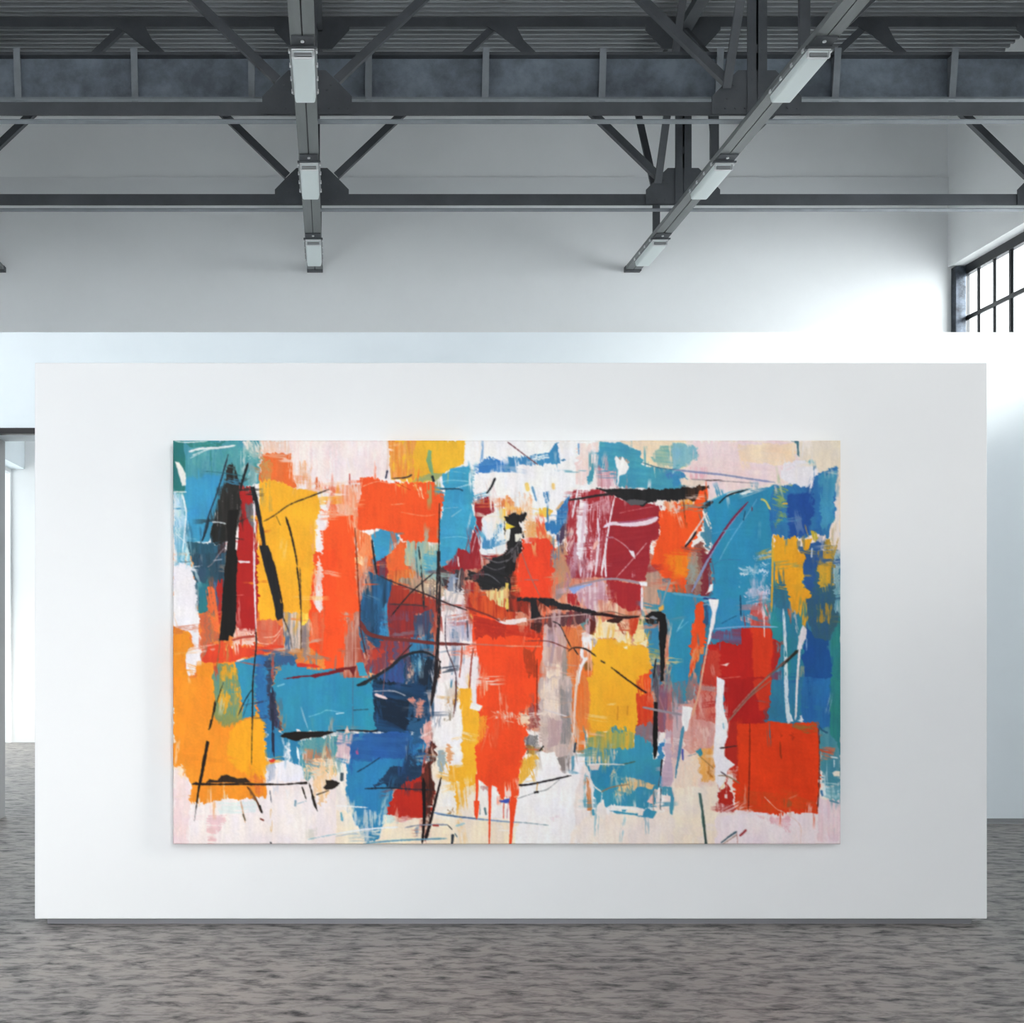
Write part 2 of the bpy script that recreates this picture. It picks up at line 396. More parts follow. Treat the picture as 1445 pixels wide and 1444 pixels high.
P A2 890,1110 960,1110 940,1180 | A02A2C dry=.1
P A2 1190,710 1425,770 1405,900 1365,985 1180,1008 1155,980 | E9EFF3 F6ECE8 mix=.6 e=2
P A2 1200,830 1240,870 1300,740 1340,760 1310,880 1390,880 1300,920 1220,960 1195,940 | 4C92BE dry=.15
P A2 1310,530 1435,545 1420,600 1310,640 | F08040 dry=.25
P A2 1320,610 1444,630 1444,770 1380,772 1330,700 | FBC850 F8E0A8 mix=.5
P A2 1230,520 1260,520 1270,650 1240,640 | B04A48 dry=.2
P A2 1368,690 1444,676 1444,775 1400,745 | 161515 e=2.6 dry=.06 d=30 top=1
P A2 1250,1020 1330,990 1400,955 1425,1060 1405,1230 1340,1290 1180,1295 1120,1210 1050,1195 1090,1140 1190,1110 | 1E1D1F 343236 mix=.4 e=3 dry=.08 d=20 top=1
P A2 1420,870 1460,850 1460,1100 1420,1050 | 26201C e=1.5
L A2 1090,1165 1230,1160 1330,1230 | 6A6A70 9
L A2 1200,1080 1290,1120 1390,1090 | 5A585C 7
P A2 1400,1080 1460,1060 1460,1444 1405,1440 | F04A24 dry=.05
P A2 1040,60 1460,60 1460,520 1260,515 1108,525 1115,330 1100,270 1045,262 | FCFAF9 FAF3EC e=1.4
P A2 1105,262 1200,220 1300,204 1410,198 1412,316 1300,322 1140,328 1170,290 | 3279C0 5A94CA mix=.6 d=-8
P A2 1400,198 1460,200 1460,320 1412,310 | 7AB0D4 dry=.1
L A2 1290,372 1255,450 1218,498 | 1A1A1C 20 12
L A2 1390,78 1460,130 | 8A5A58 8
P A2 235,1130 300,1150 460,1240 425,1444 180,1460 210,1330 | 27557A 1C3247 mix=.7
P A2 505,1200 620,1195 700,1220 820,1225 905,1280 1040,1300 1045,1410 820,1350 600,1270 | EED2AE 5A4A44 mix=.7 dry=.12 e=3
P A2 450,1240 620,1290 720,1330 1045,1460 425,1460 | AE3422 7A2A22 mix=.7 dry=.04
P A2 640,1290 720,1320 700,1380 650,1350 | E8A04A dry=.3
P A2 890,1275 1020,1288 1045,1420 850,1350 | F5E8E0 e=2
P A2 890,1150 960,1150 990,1290 900,1290 | 8A98B0 dry=.2 e=3
P A2 1040,1210 1120,1210 1140,1444 1050,1444 | A82A26 dry=.03
P A2 1110,1300 1250,1320 1400,1380 1444,1460 1100,1460 | E2542A F0A070 mix=.6 dry=.05 e=3
P A2 1240,1310 1400,1235 1400,1380 1330,1420 1250,1370 | E8D890 C8C8B0 mix=.7 dry=.15 e=2.5
L A2 836,580 832,900 820,1100 815,1240 812,1460 | 1F1B1E 9 14
P A2 820,980 840,970 845,1050 825,1090 | 1A1A1E e=.8
L A2 148,780 160,1000 187,1460 | 7A2A18 8 10
L A2 285,870 300,1000 325,1160 | 1D2028 16 14
L A2 450,375 560,367 612,345 | 2F2A30 8 16
L A2 776,355 790,400 | 1C2A30 20
L A2 412,310 398,375 | 2A2E48 14
L A2 103,335 105,430 | C85A50 8
L A2 840,462 980,460 1030,476 | 1F5068 12
L A2 665,930 690,1150 710,1444 | 1F2A30 10 16 dry=.1
L A2 640,960 660,1190 | 4A6A70 8 dry=.2
L A2 340,1165 470,1225 700,1310 900,1395 1060,1450 | 3A2A2E 9 14
L A2 440,1500 610,1300 790,1145 | 262024 10
P B2 232,160 300,170 462,245 452,360 412,420 412,740 392,770 300,770 190,600 198,420 230,250 | 2A6590 1C3448 mix=.75 e=1.6
P B2 180,600 250,700 265,790 195,830 | 2F6E94 dry=.1
P B2 380,460 415,400 412,680 340,690 | 3A90BE dry=.15
P B2 450,250 700,340 835,390 835,490 410,410 | B23A26 8A2A26 mix=.6 dry=.02
P B2 410,410 760,440 740,500 650,500 665,680 420,690 | A02E2A 6A2E3A mix=.6
P B2 620,500 775,470 785,700 620,690 | 2C5A7C 5A3A4A mix=.7 dry=.05 e=3
P B2 440,470 640,480 600,560 480,550 | 7A4A60 dry=.4
P B2 390,700 620,705 610,770 450,900 300,1010 240,950 270,790 | A83830 4A4C74 mix=.85 e=3
P B2 260,780 380,790 330,880 270,900 | C8402C dry=.25
P B2 600,680 795,715 785,820 640,820 560,845 580,770 | 3A88B2 2E6E98 mix=.6
P B2 540,830 720,810 802,845 825,960 760,1250 745,1460 300,1460 280,1060 440,920 | 26587E 17324A mix=.75 e=2
P B2 360,960 540,870 560,1060 420,1120 330,1060 | 2F5A94 4A3A6A mix=.6 dry=.2
P B2 580,860 640,860 620,1060 540,1120 560,1000 | C8A898 dry=.4 d=105
P B2 620,840 720,850 700,1000 640,1100 | 4A90B4 dry=.3
P B2 700,860 820,850 790,1020 740,1100 640,1060 | 1C2A3C dry=.1
P B2 290,1020 520,1060 720,1200 700,1340 480,1300 300,1240 | 142434 dry=.1 d=12
L B2 310,1155 400,1185 | F0D0D0 26 20
L B2 290,1130 460,1130 560,1165 | A8A8B0 7
P B2 560,1190 640,1170 700,1200 720,1320 650,1340 620,1230 | D98C7C dry=.3 d=80
P B2 300,1260 740,1290 740,1460 300,1460 | 22548C 1A3A60 mix=.6 dry=.1 d=6
P B2 830,350 900,360 1040,400 1060,490 1112,580 1100,780 1152,850 1142,1240 1020,1460 750,1460 770,1260 810,1100 835,960 832,700 | F6EDED F0DCDC mix=.5 e=2
P B2 830,380 900,385 1050,450 1050,480 840,470 | D8A8A0 dry=.3
P B2 885,495 1000,530 1112,560 1095,725 900,725 | ABB0CA E8D0D0 mix=.7 dry=.15
P B2 925,600 985,640 1000,800 955,920 930,760 | 5E7A9A dry=.25
P B2 1020,760 1060,770 1040,900 1015,930 | 6A86A4 dry=.25
P B2 1045,440 1100,470 1110,540 1060,500 | F8C868 dry=.05
P B2 1050,440 1300,540 1444,580 1460,1460 1180,1260 1140,1240 1155,850 1112,770 1100,600 1110,520 | FF5022 F84A1E e=1.4
P B2 1110,510 1300,550 1460,570 1460,730 1330,680 1120,695 | B82A1E D84020 mix=.6 dry=.08 d=10
P B2 1050,320 1110,330 1130,500 1060,480 | A82820
P B2 1040,320 1250,330 1444,460 1444,570 1280,540 1130,470 | B8341E E8602A mix=.8 dry=.04 e=3
P B2 1240,330 1400,250 1400,430 1444,440 1444,480 1300,420 | E8D890 C0C8A8 mix=.6 dry=.2
L B2 1290,545 1370,572 1460,570 | F6E8E4 8 36
P B2 975,1100 1092,1110 1112,1230 1165,1280 1150,1460 1020,1460 1010,1290 | FBB52D F4A828 e=1.6
P B2 895,1160 980,1150 950,1290 890,1310 | F5BE58 dry=.2
P B2 1140,1010 1200,990 1270,1060 1200,1100 1160,1180 | F8B8A0 dry=.5
P B2 1250,1290 1460,1300 1460,1350 1280,1330 | F8CCB8 dry=.45 d=10
L B2 195,560 250,655 400,697 600,716 820,740 1085,748 | 74302C 36 24
L B2 1085,746 1250,752 1460,766 | D07060 10
L B2 162,1082 270,1035 440,930 520,860 620,815 720,812 805,852 | 20242A 26 18
L B2 615,745 520,840 400,960 | 2F2226 10 6
L B2 818,-10 835,200 832,500 822,700 805,1000 768,1245 | 251B1E 18 34 dry=.04
P B2 800,850 850,860 840,960 800,1080 775,1230 760,1230 790,1000 | 2A2422 dry=.15
L B2 1040,440 1240,512 1330,560 | 7A2E28 16 10
L B2 885,510 890,760 970,1000 965,1290 | 5A4A54 10
L B2 1112,780 1095,900 1080,1110 | A84838 12
L B2 1020,760 1012,900 990,1080 | C05A40 14 8 dry=.1
L B2 1060,550 1068,700 | 4A4A5A 10
L B2 940,980 930,1100 | 5A90A8 14 dry=.2
L B2 430,420 620,425 740,440 | 4A3032 14 10
L B2 690,220 710,380 | 3A2A2A 14 dry=.1
L B2 400,760 390,980 370,1190 | 8A5A60 6
L B2 190,420 190,600 240,840 | 5A2020 10
P B2 250,965 300,985 270,1020 | F8B070 e=1
P B2 160,900 215,890 245,1000 180,1010 | 3A9AB8 e=1
P B2 -10,945 160,920 140,1020 100,960 50,960 -10,975 | 702020 e=.8
P A3 575,90 770,66 730,200 690,340 640,440 550,430 | F7E6E0 F2D0C8 mix=.5 dry=.05
L A3 583,90 585,180 | 6AA0D0 14 8
P A3 0,196 180,186 345,160 380,110 420,68 414,160 432,250 250,264 100,264 20,270 0,322 -20,320 | 3B88BC 4C96C0 mix=.5 e=1.2
P A3 170,190 330,178 360,215 200,225 | E4EEF4 dry=.3 d=-4
P A3 440,225 470,212 485,228 450,235 | 3A80B0 e=.8
L A3 5,78 100,150 250,262 | 7A4A4E 8
P A3 -10,510 60,530 70,650 -10,690 | E8743A F6C890 mix=.7 dry=.1 e=3
P A3 95,490 185,480 195,640 100,650 | F2B890 dry=.25
L A3 160,420 170,470 | F6D47A 34 dry=.2
L A3 205,440 240,560 | 6FA0C8 22 12
P A3 300,490 350,470 350,560 320,600 305,560 | 3A82BA dry=.1
L A3 375,420 380,460 | F6D488 26 dry=.2
P A3 255,625 330,615 370,640 330,690 265,685 | F5C750 e=2
L A3 400,640 460,560 | E8C088 20 dry=.3
P A3 425,600 500,500 540,470 505,700 470,800 400,840 300,800 320,745 410,720 | 2F79B6 4A90C4 mix=.4 dry=.05 e=2.5
P A3 420,790 500,700 510,830 440,910 400,880 | 4A3A54 7A4A58 dry=.15
P A3 760,75 930,78 1092,150 1092,262 1444,302 1460,470 900,455 870,345 720,285 705,400 650,440 668,330 735,180 | 4DA2B8 3A92B2 mix=.6 d=8
P A3 925,66 1460,60 1460,310 1240,290 1092,255 1092,150 | F7DFBC F3E2CC d=5
P A3 1170,200 1250,110 1460,92 1460,290 1300,275 1200,235 | 78B4B0 E8D8A8 mix=.6 dry=.12 d=5
L A3 1090,240 1250,290 1460,310 | 3A7088 8
P A3 1280,310 1460,330 1460,410 1290,380 | 4A86BC dry=.25
P A3 890,180 925,230 940,190 995,280 965,335 915,355 902,435 903,300 880,220 | FBF7F5 e=1
P A3 890,200 990,220 985,260 900,260 | C8A090 dry=.4
P A3 715,290 800,290 905,325 890,445 735,445 | E8BEC6 C88A90 mix=.6 dry=.15
P A3 550,470 740,460 860,510 940,560 1254,590 1232,660 1232,870 1162,900 1162,1205 820,1205 800,1175 560,1190 475,1100 490,800 500,560 | A4272F B23239 mix=.6 e=1.4
P A3 815,1215 1112,1232 1098,1444 1000,1460 830,1400 | A9242B B4302E
P A3 820,560 1254,590 1225,860 1160,890 1160,1200 820,1190 | 9E232D AC2F37 mix=.5 d=-8
L A3 910,660 1050,630 1210,600 | C86A70 6 dry=.2
P A3 500,560 820,540 800,1180 480,1180 | F0D6DE dry=.66 d=94
P A3 500,900 620,900 700,1180 480,1180 | 8A2E3C D8B0BC mix=.8 dry=.25 d=94
P A3 680,560 840,560 830,660 700,660 | D89AA4 dry=.45
P A3 598,550 655,560 645,760 612,985 582,1015 562,880 | F7EDF2 e=1.6
L A3 640,580 620,800 600,1180 | E8C8D4 30 20 dry=.35
L A3 580,450 560,560 530,700 | F2E8EC 14 dry=.1
L A3 740,700 745,900 720,1160 | F0D8E0 16 24 dry=.15
L A3 878,525 850,660 810,900 768,1165 | F8F0F2 11 16
L A3 808,900 800,1020 808,1190 | F4E4E8 18 14
P A3 690,970 740,860 745,900 710,960 | F2B8A8 e=1
L A3 785,775 860,742 1000,752 1140,735 1228,695 | F1DDE8 24 44
L A3 900,735 1060,722 1200,690 | B05A78 14
L A3 868,858 960,920 1040,1010 | C88890 9
P A3 995,965 1035,968 1045,1030 1015,1000 | F6EEF0 e=.6
L A3 1140,900 1030,1030 890,1185 | D8A0A4 8
L A3 810,855 870,858 | B86A78 14 dry=.2
P A3 1020,1110 1100,1100 1080,1180 1020,1180 | C87A80 dry=.6
P A3 480,1280 640,1235 760,1200 825,1240 825,1400 720,1460 600,1400 510,1310 | ECD8E0 B87080 mix=.7 dry=.1 e=2.5
P A3 508,1268 690,1235 600,1275 545,1315 | 98AEE0 e=1
P A3 490,1320 560,1310 600,1410 500,1390 | B82A2C dry=.1
L A3 470,1275 640,1230 820,1196 960,1205 1140,1242 | A89098 14 22
P A3 1080,1220 1142,1222 1142,1252 1090,1250 | F8F2F4 e=.6
L A3 1100,1260 1100,1444 | F0E0E4 20 dry=.1
P A3 150,690 280,740 400,880 380,930 240,860 140,850 | F2A458 F0D0A0 mix=.6 dry=.12 e=3
P A3 120,870 330,850 400,930 445,1000 380,1110 355,1350 25,1360 25,1080 110,960 | FB4B27 F03E22 e=2
P A3 150,860 240,850 200,910 130,905 | F4B8B0 dry=.2
P A3 375,960 480,900 495,1100 440,1260 355,1340 | DC9068 A89078 mix=.7 dry=.08 e=2
L A3 120,980 190,1170 270,1340 | B86A60 8
L A3 140,1200 260,1205 | A8707A 7
P A3 400,1240 520,1180 500,1300 380,1380 | A88A88 dry=.25
P A3 730,455 960,463 1200,458 1460,450 1460,545 1260,550 1150,560 1105,592 1020,580 940,540 860,500 770,472 | 1C1B1C 302E30 mix=.4 e=2 top=1
L A3 497,552 600,538 760,512 920,492 | 2C2224 12 26
P A3 950,560 1040,545 1140,560 1110,590 1020,592 | 5A5A5C e=.8
P A3 -10,680 60,660 120,640 190,642 150,700 90,730 130,830 115,960 60,1080 15,1270 -10,1270 | 181617 2E2A2A mix=.5 e=3.2 dry=.12 top=1
P A3 58,825 118,828 112,882 70,888 | F0E9DA e=1
P A3 -10,760 30,790 18,880 -10,900 | F4F0EA e=.8
P A3 -10,738 70,770 -10,785 | F5D244 e=.8
P A3 0,1180 30,1100 90,1200 60,1360 0,1360 | 3A1F1A E84A24 mix=.8 dry=.1
P A3 -10,1230 12,1230 12,1444 -10,1444 | F0D060 e=1
P A3 1240,650 1330,600 1460,570 1460,1320 1320,1265 1265,1160 1180,1100 1190,920 1232,880 | FF5B20 F64E1E e=2
P A3 1290,1000 1460,960 1460,1110 1330,1120 | FF8C1C soft=9 e=3
P A3 1270,560 1444,545 1440,600 1330,640 1280,600 | F0A878 F6C8B0 mix=.6 dry=.15
P A3 1155,1080 1240,1140 1235,1290 1220,1460 1105,1460 1120,1250 | AE8C7C D8A890 mix=.7 dry=.02
P A3 1260,1190 1340,1190 1310,1250 1270,1240 | 6A7A88 dry=.1
L A3 1335,1195 1290,1320 1250,1444 | 8AA0A8 12
P A3 1228,1290 1460,1322 1460,1460 1250,1460 | 3693B4 2F88A8
P A3 0,1310 80,1340 190,1350 190,1460 -10,1460 | 2A1F1E D8482A mix=.7 dry=.1
P B3 0,590 295,600 295,790 255,1000 245,1210 190,1310 -10,1320 -10,560 | FB5022 F2441E e=1.4
P B3 -10,590 290,600 290,700 100,680 -10,690 | C42E1C E84420 mix=.6 dry=.15 d=8
P B3 130,780 225,790 245,1010 180,1000 140,900 | BE401C dry=.25
P B3 20,370 90,370 190,400 190,520 100,470 10,450 | C83A22 3A1A18 mix=.6 dry=.1
P B3 -10,550 60,540 158,528 158,562 70,575 -10,580 | FBECE6 e=.8
P B3 190,520 380,470 640,480 725,500 720,560 600,580 440,600 300,600 180,560 | 5A3438 8A5A54 mix=.6 dry=.04 e=2.5
P B3 170,560 290,570 290,650 180,620 | 4A2420 dry=.15
P B3 295,590 440,590 490,720 480,1000 440,1250 420,1460 262,1460 285,1000 300,760 | E2C2B6 B88A80 mix=.65 e=2
P B3 315,880 445,920 435,1300 300,1310 | F6E6DC F8D8A8 mix=.5 dry=.2
P B3 320,600 420,620 420,760 320,780 | D8B0B8 8A7A84 mix=.7 dry=.25
P B3 460,760 545,800 525,1460 425,1460 440,1050 | 8E8A8A C8A890 mix=.6 dry=.1
P B3 440,600 620,600 610,690 600,860 560,1100 560,1460 500,1460 480,900 490,740 | EE8A4A D86A40 mix=.7 dry=.06
P B3 610,560 650,540 640,640 610,640 | 6A9A98 dry=.1
P B3 640,560 715,520 715,700 650,660 | 5A1F1C 8A3A30 mix=.6
P B3 595,900 700,960 690,1100 670,1420 590,1460 565,1250 | F46C28 F08A40 mix=.5
L B3 575,960 555,1200 545,1444 | F8D8C0 22 14 dry=.15
L B3 600,900 580,1080 | F4E4D8 20 dry=.1
P B3 605,645 640,640 700,665 748,700 742,782 690,765 662,880 620,878 588,840 600,760 | FBF5F5 e=1.2
P B3 680,690 740,730 730,780 690,740 | B8A8B8 dry=.3
L B3 640,860 605,940 582,1060 | FAF4F4 30 8
P B3 725,540 965,560 1012,745 860,700 760,700 708,690 | FBE9C2 F8E0B0 e=1.2
P B3 740,380 900,420 900,480 740,490 | F0CDB0 D87A68 mix=.7 dry=.15
P B3 1030,560 1122,560 1150,745 1110,760 1030,745 | FADF9E F6D080
P B3 1080,740 1150,700 1140,775 | F8E6C0 e=.8
P B3 895,560 985,580 975,705 930,640 | A43A22 dry=.2 d=60
P B3 985,560 1085,505 1065,580 1010,700 1000,640 | DA4422 dry=.05
P B3 748,700 900,705 1022,745 1148,772 1162,900 1172,950 1120,1120 1112,1250 1062,1310 1052,1444 655,1444 680,1050 692,960 640,900 690,800 | FDB72C FAAE28 e=1.4
P B3 945,765 985,760 985,790 955,785 | FBE6B8 e=.8
P B3 620,900 695,880 695,965 640,965 | 8E5824 dry=.05 soft=3
P B3 1050,1030 1170,940 1185,1100 1130,1250 1060,1390 1060,1290 1110,1150 | F05020 F06A28
P B3 1060,1310 1190,1220 1200,1400 1060,1410 | DA3218 C83020
P B3 1115,570 1245,560 1255,1060 1180,1110 1160,900 1148,770 | 3A8EB4 347FA4 e=2
P B3 1228,308 1460,342 1460,1230 1380,1160 1320,1000 1312,560 1285,480 | 3392B3 2E88AA mix=.5
P B3 1130,440 1240,420 1250,480 1150,500 | 6A9A94 dry=.2
P B3 1235,450 1280,410 1275,460 1245,480 | F0B050 e=1
P B3 1075,500 1130,500 1130,570 1080,580 | C8B040 6A8A40 mix=.8 dry=.2
P B3 1080,540 1200,540 1220,590 1100,580 | 1F2A1C dry=.4 d=60
P B3 80,368 180,364 330,374 420,403 560,440 720,482 722,502 640,490 480,470 360,452 320,425 255,395 250,470 295,520 200,535 190,400 85,395 | 1F1B1E 35363C mix=.4 e=1.6 top=1
L B3 150,548 400,522 690,498 | C8A8A0 9
L B3 690,498 780,502 940,528 1080,520 | 2A1517 30 18
P B3 800,560 840,535 960,525 905,572 850,575 | 3A1C16 e=1
L B3 720,495 850,480 960,510 1060,515 | 7A5A48 8
L B3 370,560 430,590 480,690 525,775 | 2A2426 8
L B3 500,805 545,775 640,785 725,845 | 2A2222 9 13
L B3 545,780 580,832 | 2A2222 9
L B3 765,880 798,900 | 2A2222 10
L B3 850,935 960,1020 1100,1120 1140,1142 | 2A1A14 11 16
L B3 -10,760 290,765 | F09070 9
L B3 150,720 320,720 420,750 520,795 | 7A3A36 8
L B3 245,870 245,1300 | 7A2A1C 8
L B3 300,1280 490,1335 | EADCD8 10
P B3 1118,522 1180,486 1250,478 1292,500 1302,560 1302,640 1292,760 1284,900 1278,1045 1248,1058 1252,900 1238,700 1246,600 1236,562 1160,545 | 141213 201D1E e=1
P B3 1160,530 1190,512 1232,535 1215,548 | 8E9298 e=.6
P B3 1130,545 1230,560 1220,590 1150,570 | 241E1C dry=.15
P B3 1190,960 1240,880 1250,1060 1280,1060 1240,1220 1160,1190 | 3A3440 6A7A88 mix=.6 dry=.15
L B3 1215,860 1195,1020 | 20242A 14 dry=.2
P B3 1235,1080 1325,1060 1315,1460 1228,1460 | 80607C C84A40 mix=.85 dry=.02
P B3 1285,860 1340,880 1330,1100 1285,1060 | 5A7A90 C86050 mix=.6 dry=.25
P B3 1310,1050 1360,1120 1460,1260 1440,1460 1308,1460 | CF6C5A A87A90 mix=.7 dry=.02
P B3 1160,1160 1200,1120 1210,1240 1165,1220 | A8B0B4 2A2A30 mix=.6
P B3 1198,1220 1230,1220 1226,1460 1194,1460 | 151214 e=.6
L B3 1108,1260 1230,1282 1440,1322 | 9A9098 14 12
L B3 1440,540 1380,650 | 8AC4D8 8
P B3 -10,1290 60,1330 110,1300 190,1310 190,1380 90,1400 -10,1370 | F8DCC0 dry=.2 e=2.5
P B3 185,1220 265,1240 250,1400 170,1430 | 8A2A2C C8786A mix=.7 dry=.1
P B3 -10,1380 150,1410 150,1460 -10,1460 | FB5020
P C3 -10,-20 242,-20 235,100 200,200 190,300 150,340 160,420 148,560 122,640 95,830 78,980 -10,980 | FB5022 F5461E e=1.6
P C3 -10,265 60,300 120,255 185,275 180,335 80,362 30,330 | F6D2B4 dry=.1 e=2
P C3 185,210 265,200 255,330 170,430 180,330 | 8A2E2E C08078 mix=.7 dry=.1
P C3 160,440 250,450 240,540 160,560 | A8A0A0 4A5058 mix=.7 dry=.1
P C3 262,-20 525,-20 525,560 495,740 445,755 408,640 390,590 300,585 258,380 | E6CEC4 B8A098 mix=.7 e=2
P C3 300,-20 420,-20 420,280 290,260 | F4E4DA F0D0A8 mix=.5 dry=.15
P C3 430,60 525,100 525,520 440,520 | 8E8C8E B8A098 mix=.6 dry=.12
P C3 320,300 440,320 430,520 330,560 | C8A8A8 dry=.2
P C3 408,640 525,600 505,740 450,757 | 9C8E8A 7A706E mix=.6 e=1.5
P C3 525,-20 695,-20 672,350 645,470 625,595 555,595 540,480 | F2742C F09A58 mix=.6 dry=.05
L C3 575,-20 555,200 545,440 | F8DCC8 14 dry=.2
P C3 105,650 240,592 262,640 212,730 190,840 92,852 | F6B635 F4C878 mix=.5 dry=.05
P C3 158,530 265,545 290,560 230,610 150,605 | 7A5444 B0A060 mix=.6 dry=.1
P C3 275,590 390,590 425,700 440,762 520,770 545,610 642,600 655,1050 560,1350 60,1350 100,870 220,740 | FCF8F7 FBF2F0
P C3 225,640 270,640 260,830 220,780 | F8E8D0 dry=.25
L C3 95,856 180,852 400,806 522,778 | 1E1A1C 18 12
L C3 80,968 240,915 330,890 430,810 | 9A9A9A 6
L C3 250,840 240,915 | C89040 8
L C3 225,918 255,912 | 1C1A1C 16
L C3 265,580 300,535 | 2A2420 12
L C3 548,590 560,510 | 3A4A5A 18
P C3 525,620 548,620 545,720 530,740 | 6AA8BC e=.8
L C3 -10,1155 160,1165 340,1185 | 8AA0A8 6
P C3 350,1110 410,1100 390,1150 340,1150 | F0D8E0 dry=.1 soft=3
P C3 640,1080 900,1060 1444,1080 1444,1350 540,1350 560,1150 | F9E7DA FAEDE4 e=4 soft=4
P C3 540,1000 640,620 660,1100 560,1200 | F8EAE4 soft=3
P C3 655,-20 1062,-20 1062,300 1050,412 1000,425 850,402 730,435 665,470 650,360 680,120 | FDB72C FAAE28 e=1.4
L C3 905,210 900,330 | E89828 10
L C3 985,210 980,290 | E89828 10
P C3 1060,120 1190,100 1195,365 1060,365 | DA3A1C E8602A mix=.5
P C3 1045,362 1200,360 1200,560 1045,560 | 7E7682 A86A68 mix=.7 dry=.03
P C3 660,470 735,425 850,385 960,385 1032,420 1032,580 800,570 640,570 | 8FA468 E8B038 mix=.85 e=2
P C3 660,380 740,400 720,460 670,470 | F6B030
P C3 840,385 1000,390 990,430 850,425 | 3E95AE dry=.3
P C3 640,560 1032,550 1045,440 1195,520 1200,640 1275,620 1250,870 1222,900 1200,1015 1110,1062 820,1034 735,1025 690,820 650,700 640,640 | 3B96B5 368CA8 mix=.5 e=2
P C3 650,570 900,570 860,690 660,690 | E8D4B8 dry=.4
P C3 800,700 980,680 900,780 820,880 760,900 720,800 | 2F8CB0
P C3 860,720 960,700 900,770 850,820 | E0C8A0 dry=.4 d=-50
P C3 960,780 1100,820 1205,855 1180,885 1060,880 1000,930 860,930 900,870 | EDC78E D8B888 mix=.5 dry=.18
P C3 660,690 760,680 740,730 690,735 | E8D8CC e=1
P C3 835,1065 900,1065 1100,1095 1140,1050 1222,1075 1190,1132 1050,1108 900,1092 | 3A96B7 e=1
P C3 1245,860 1340,878 1364,960 1348,1105 1328,1090 1332,950 1250,935 | 4C9EB9 dry=.05 e=1
L C3 822,1038 1000,1045 1120,1062 | FCF6F2 34 26
P C3 738,1030 782,978 812,1080 800,1150 740,1100 | FBEEE4 e=1
P C3 1060,1062 1120,1062 1110,1110 1065,1110 | FBEEE4 e=1
P C3 1138,995 1188,925 1195,1015 | F6CBBC e=.8
P C3 1200,890 1245,890 1250,1060 1210,1040 | F2D8CC dry=.1
P C3 648,780 675,860 690,960 688,1065 650,1072 | DC8850 e=1.4
L C3 645,710 700,850 775,915 | F4ECE6 12
L C3 690,920 700,1040 | E8F0F0 10
L C3 700,1060 705,1100 | 4AA0B8 22
P C3 625,820 645,760 640,1020 622,1030 | 8ABCC4 dry=.2
L C3 765,915 860,872 1000,850 | 9A7A5A 10
L C3 775,920 770,1000 | D8E4E4 8
L C3 920,692 980,680 1050,662 | 4A6A60 11
L C3 655,690 780,685 960,690 | F4ECE4 16 8
P C3 1225,510 1290,480 1275,640 1215,655 | 2F7AB2 4A90B8 mix=.5
P C3 1300,250 1440,280 1425,470 1300,430 | CE7064 C88A98 mix=.7 dry=.02
P C3 1295,400 1425,440 1390,700 1368,865 1248,862 1285,640 | CFB4C2 B8A0B4 mix=.6 d=4 e=1.6
L C3 1435,380 1400,620 1375,740 | 4E8EAA 26 10 dry=.1
L C3 1255,880 1250,1060 | 5A6A74 8
L C3 1195,900 1195,1070 | B08A80 6
P C3 1192,240 1230,240 1228,560 1218,620 1200,658 1190,600 | 120F10 e=.7
L C3 1265,650 1258,700 1252,790 | 2A2830 18 8
L C3 1108,222 1230,250 1440,290 | 9A9098 14 12
L C3 1245,790 1235,870 | 5A6068 8
P C3 1425,560 1444,560 1440,655 1425,650 | 4A58B8 e=.8
L C3 20,980 30,1150 22,1340 | FB4E20 10 8 taper=0
L C3 60,980 45,1130 28,1300 | FB4E20 44 12 taper=0
L C3 30,960 90,945 | F8C0A0 10 dry=.2
P A4 -10,80 180,105 215,200 130,250 60,300 -10,335 | 80B8C6 9CC4CC mix=.5 dry=.08
P A4 190,190 330,190 330,212 200,215 | 5A9AB4 dry=.15 d=0
P A4 170,70 1000,70 1005,300 820,410 560,470 290,540 260,430 60,310 200,220 | F4DEDC EFCFD0 mix=.55 d=8
P A4 520,100 990,85 1000,220 940,285 800,255 540,235 | F7DAB8 F4E0CC d=4
P A4 130,260 300,280 280,420 150,380 | EDB8BE dry=.45
P A4 1000,66 1370,60 1370,420 1330,300 1150,330 1020,220 | EAD9C4 EFE2D2
P A4 900,230 1060,230 1160,290 1145,470 1000,435 870,390 | F0EBEE E6E0E4 e=2.5
P A4 1060,222 1130,225 1160,275 1110,265 | 7AB4C4 dry=.2
P A4 960,68 1025,68 1022,190 1010,180 1000,90 | 41707F e=1
P A4 -10,335 130,375 -10,445 | 3B8EBA
P A4 50,370 250,390 200,430 60,430 | EDD8C8 dry=.1
L A4 -10,303 200,325 400,345 600,375 830,408 | 8E96BA 16 13
L A4 150,382 300,390 400,396 640,412 | A08A8E 10 6
L A4 210,388 400,392 | 4A3A34 12 dry=.25
P A4 -10,458 200,432 320,425 250,480 170,570 90,545 -10,555 | 1B1715 A85A30 mix=.35 e=2.4
P A4 -10,560 160,575 210,480 275,455 292,520 245,610 235,700 250,760 165,880 135,1100 80,1320 -10,1300 | FB5A20 F24E1E e=1.6
P A4 70,540 180,570 130,620 60,600 | F8A040 dry=.15
P A4 -10,600 60,590 60,650 20,668 -10,650 | F2B8A8 dry=.05
P A4 -10,980 140,1000 120,1180 -10,1170 | FF8E1C soft=9 e=3
P A4 245,570 420,505 620,472 825,425 800,600 805,850 795,1460 330,1460 300,1100 310,780 | 2F8FB5 2A86AC mix=.5 e=1.6 d=5
P A4 190,620 250,590 320,560 260,630 | 1F2A30 e=1.4
P A4 250,610 310,760 300,980 240,880 240,720 | 3A86A4 6A9AA8 mix=.6
L A4 240,640 290,770 | F0EBE4 14 dry=.1
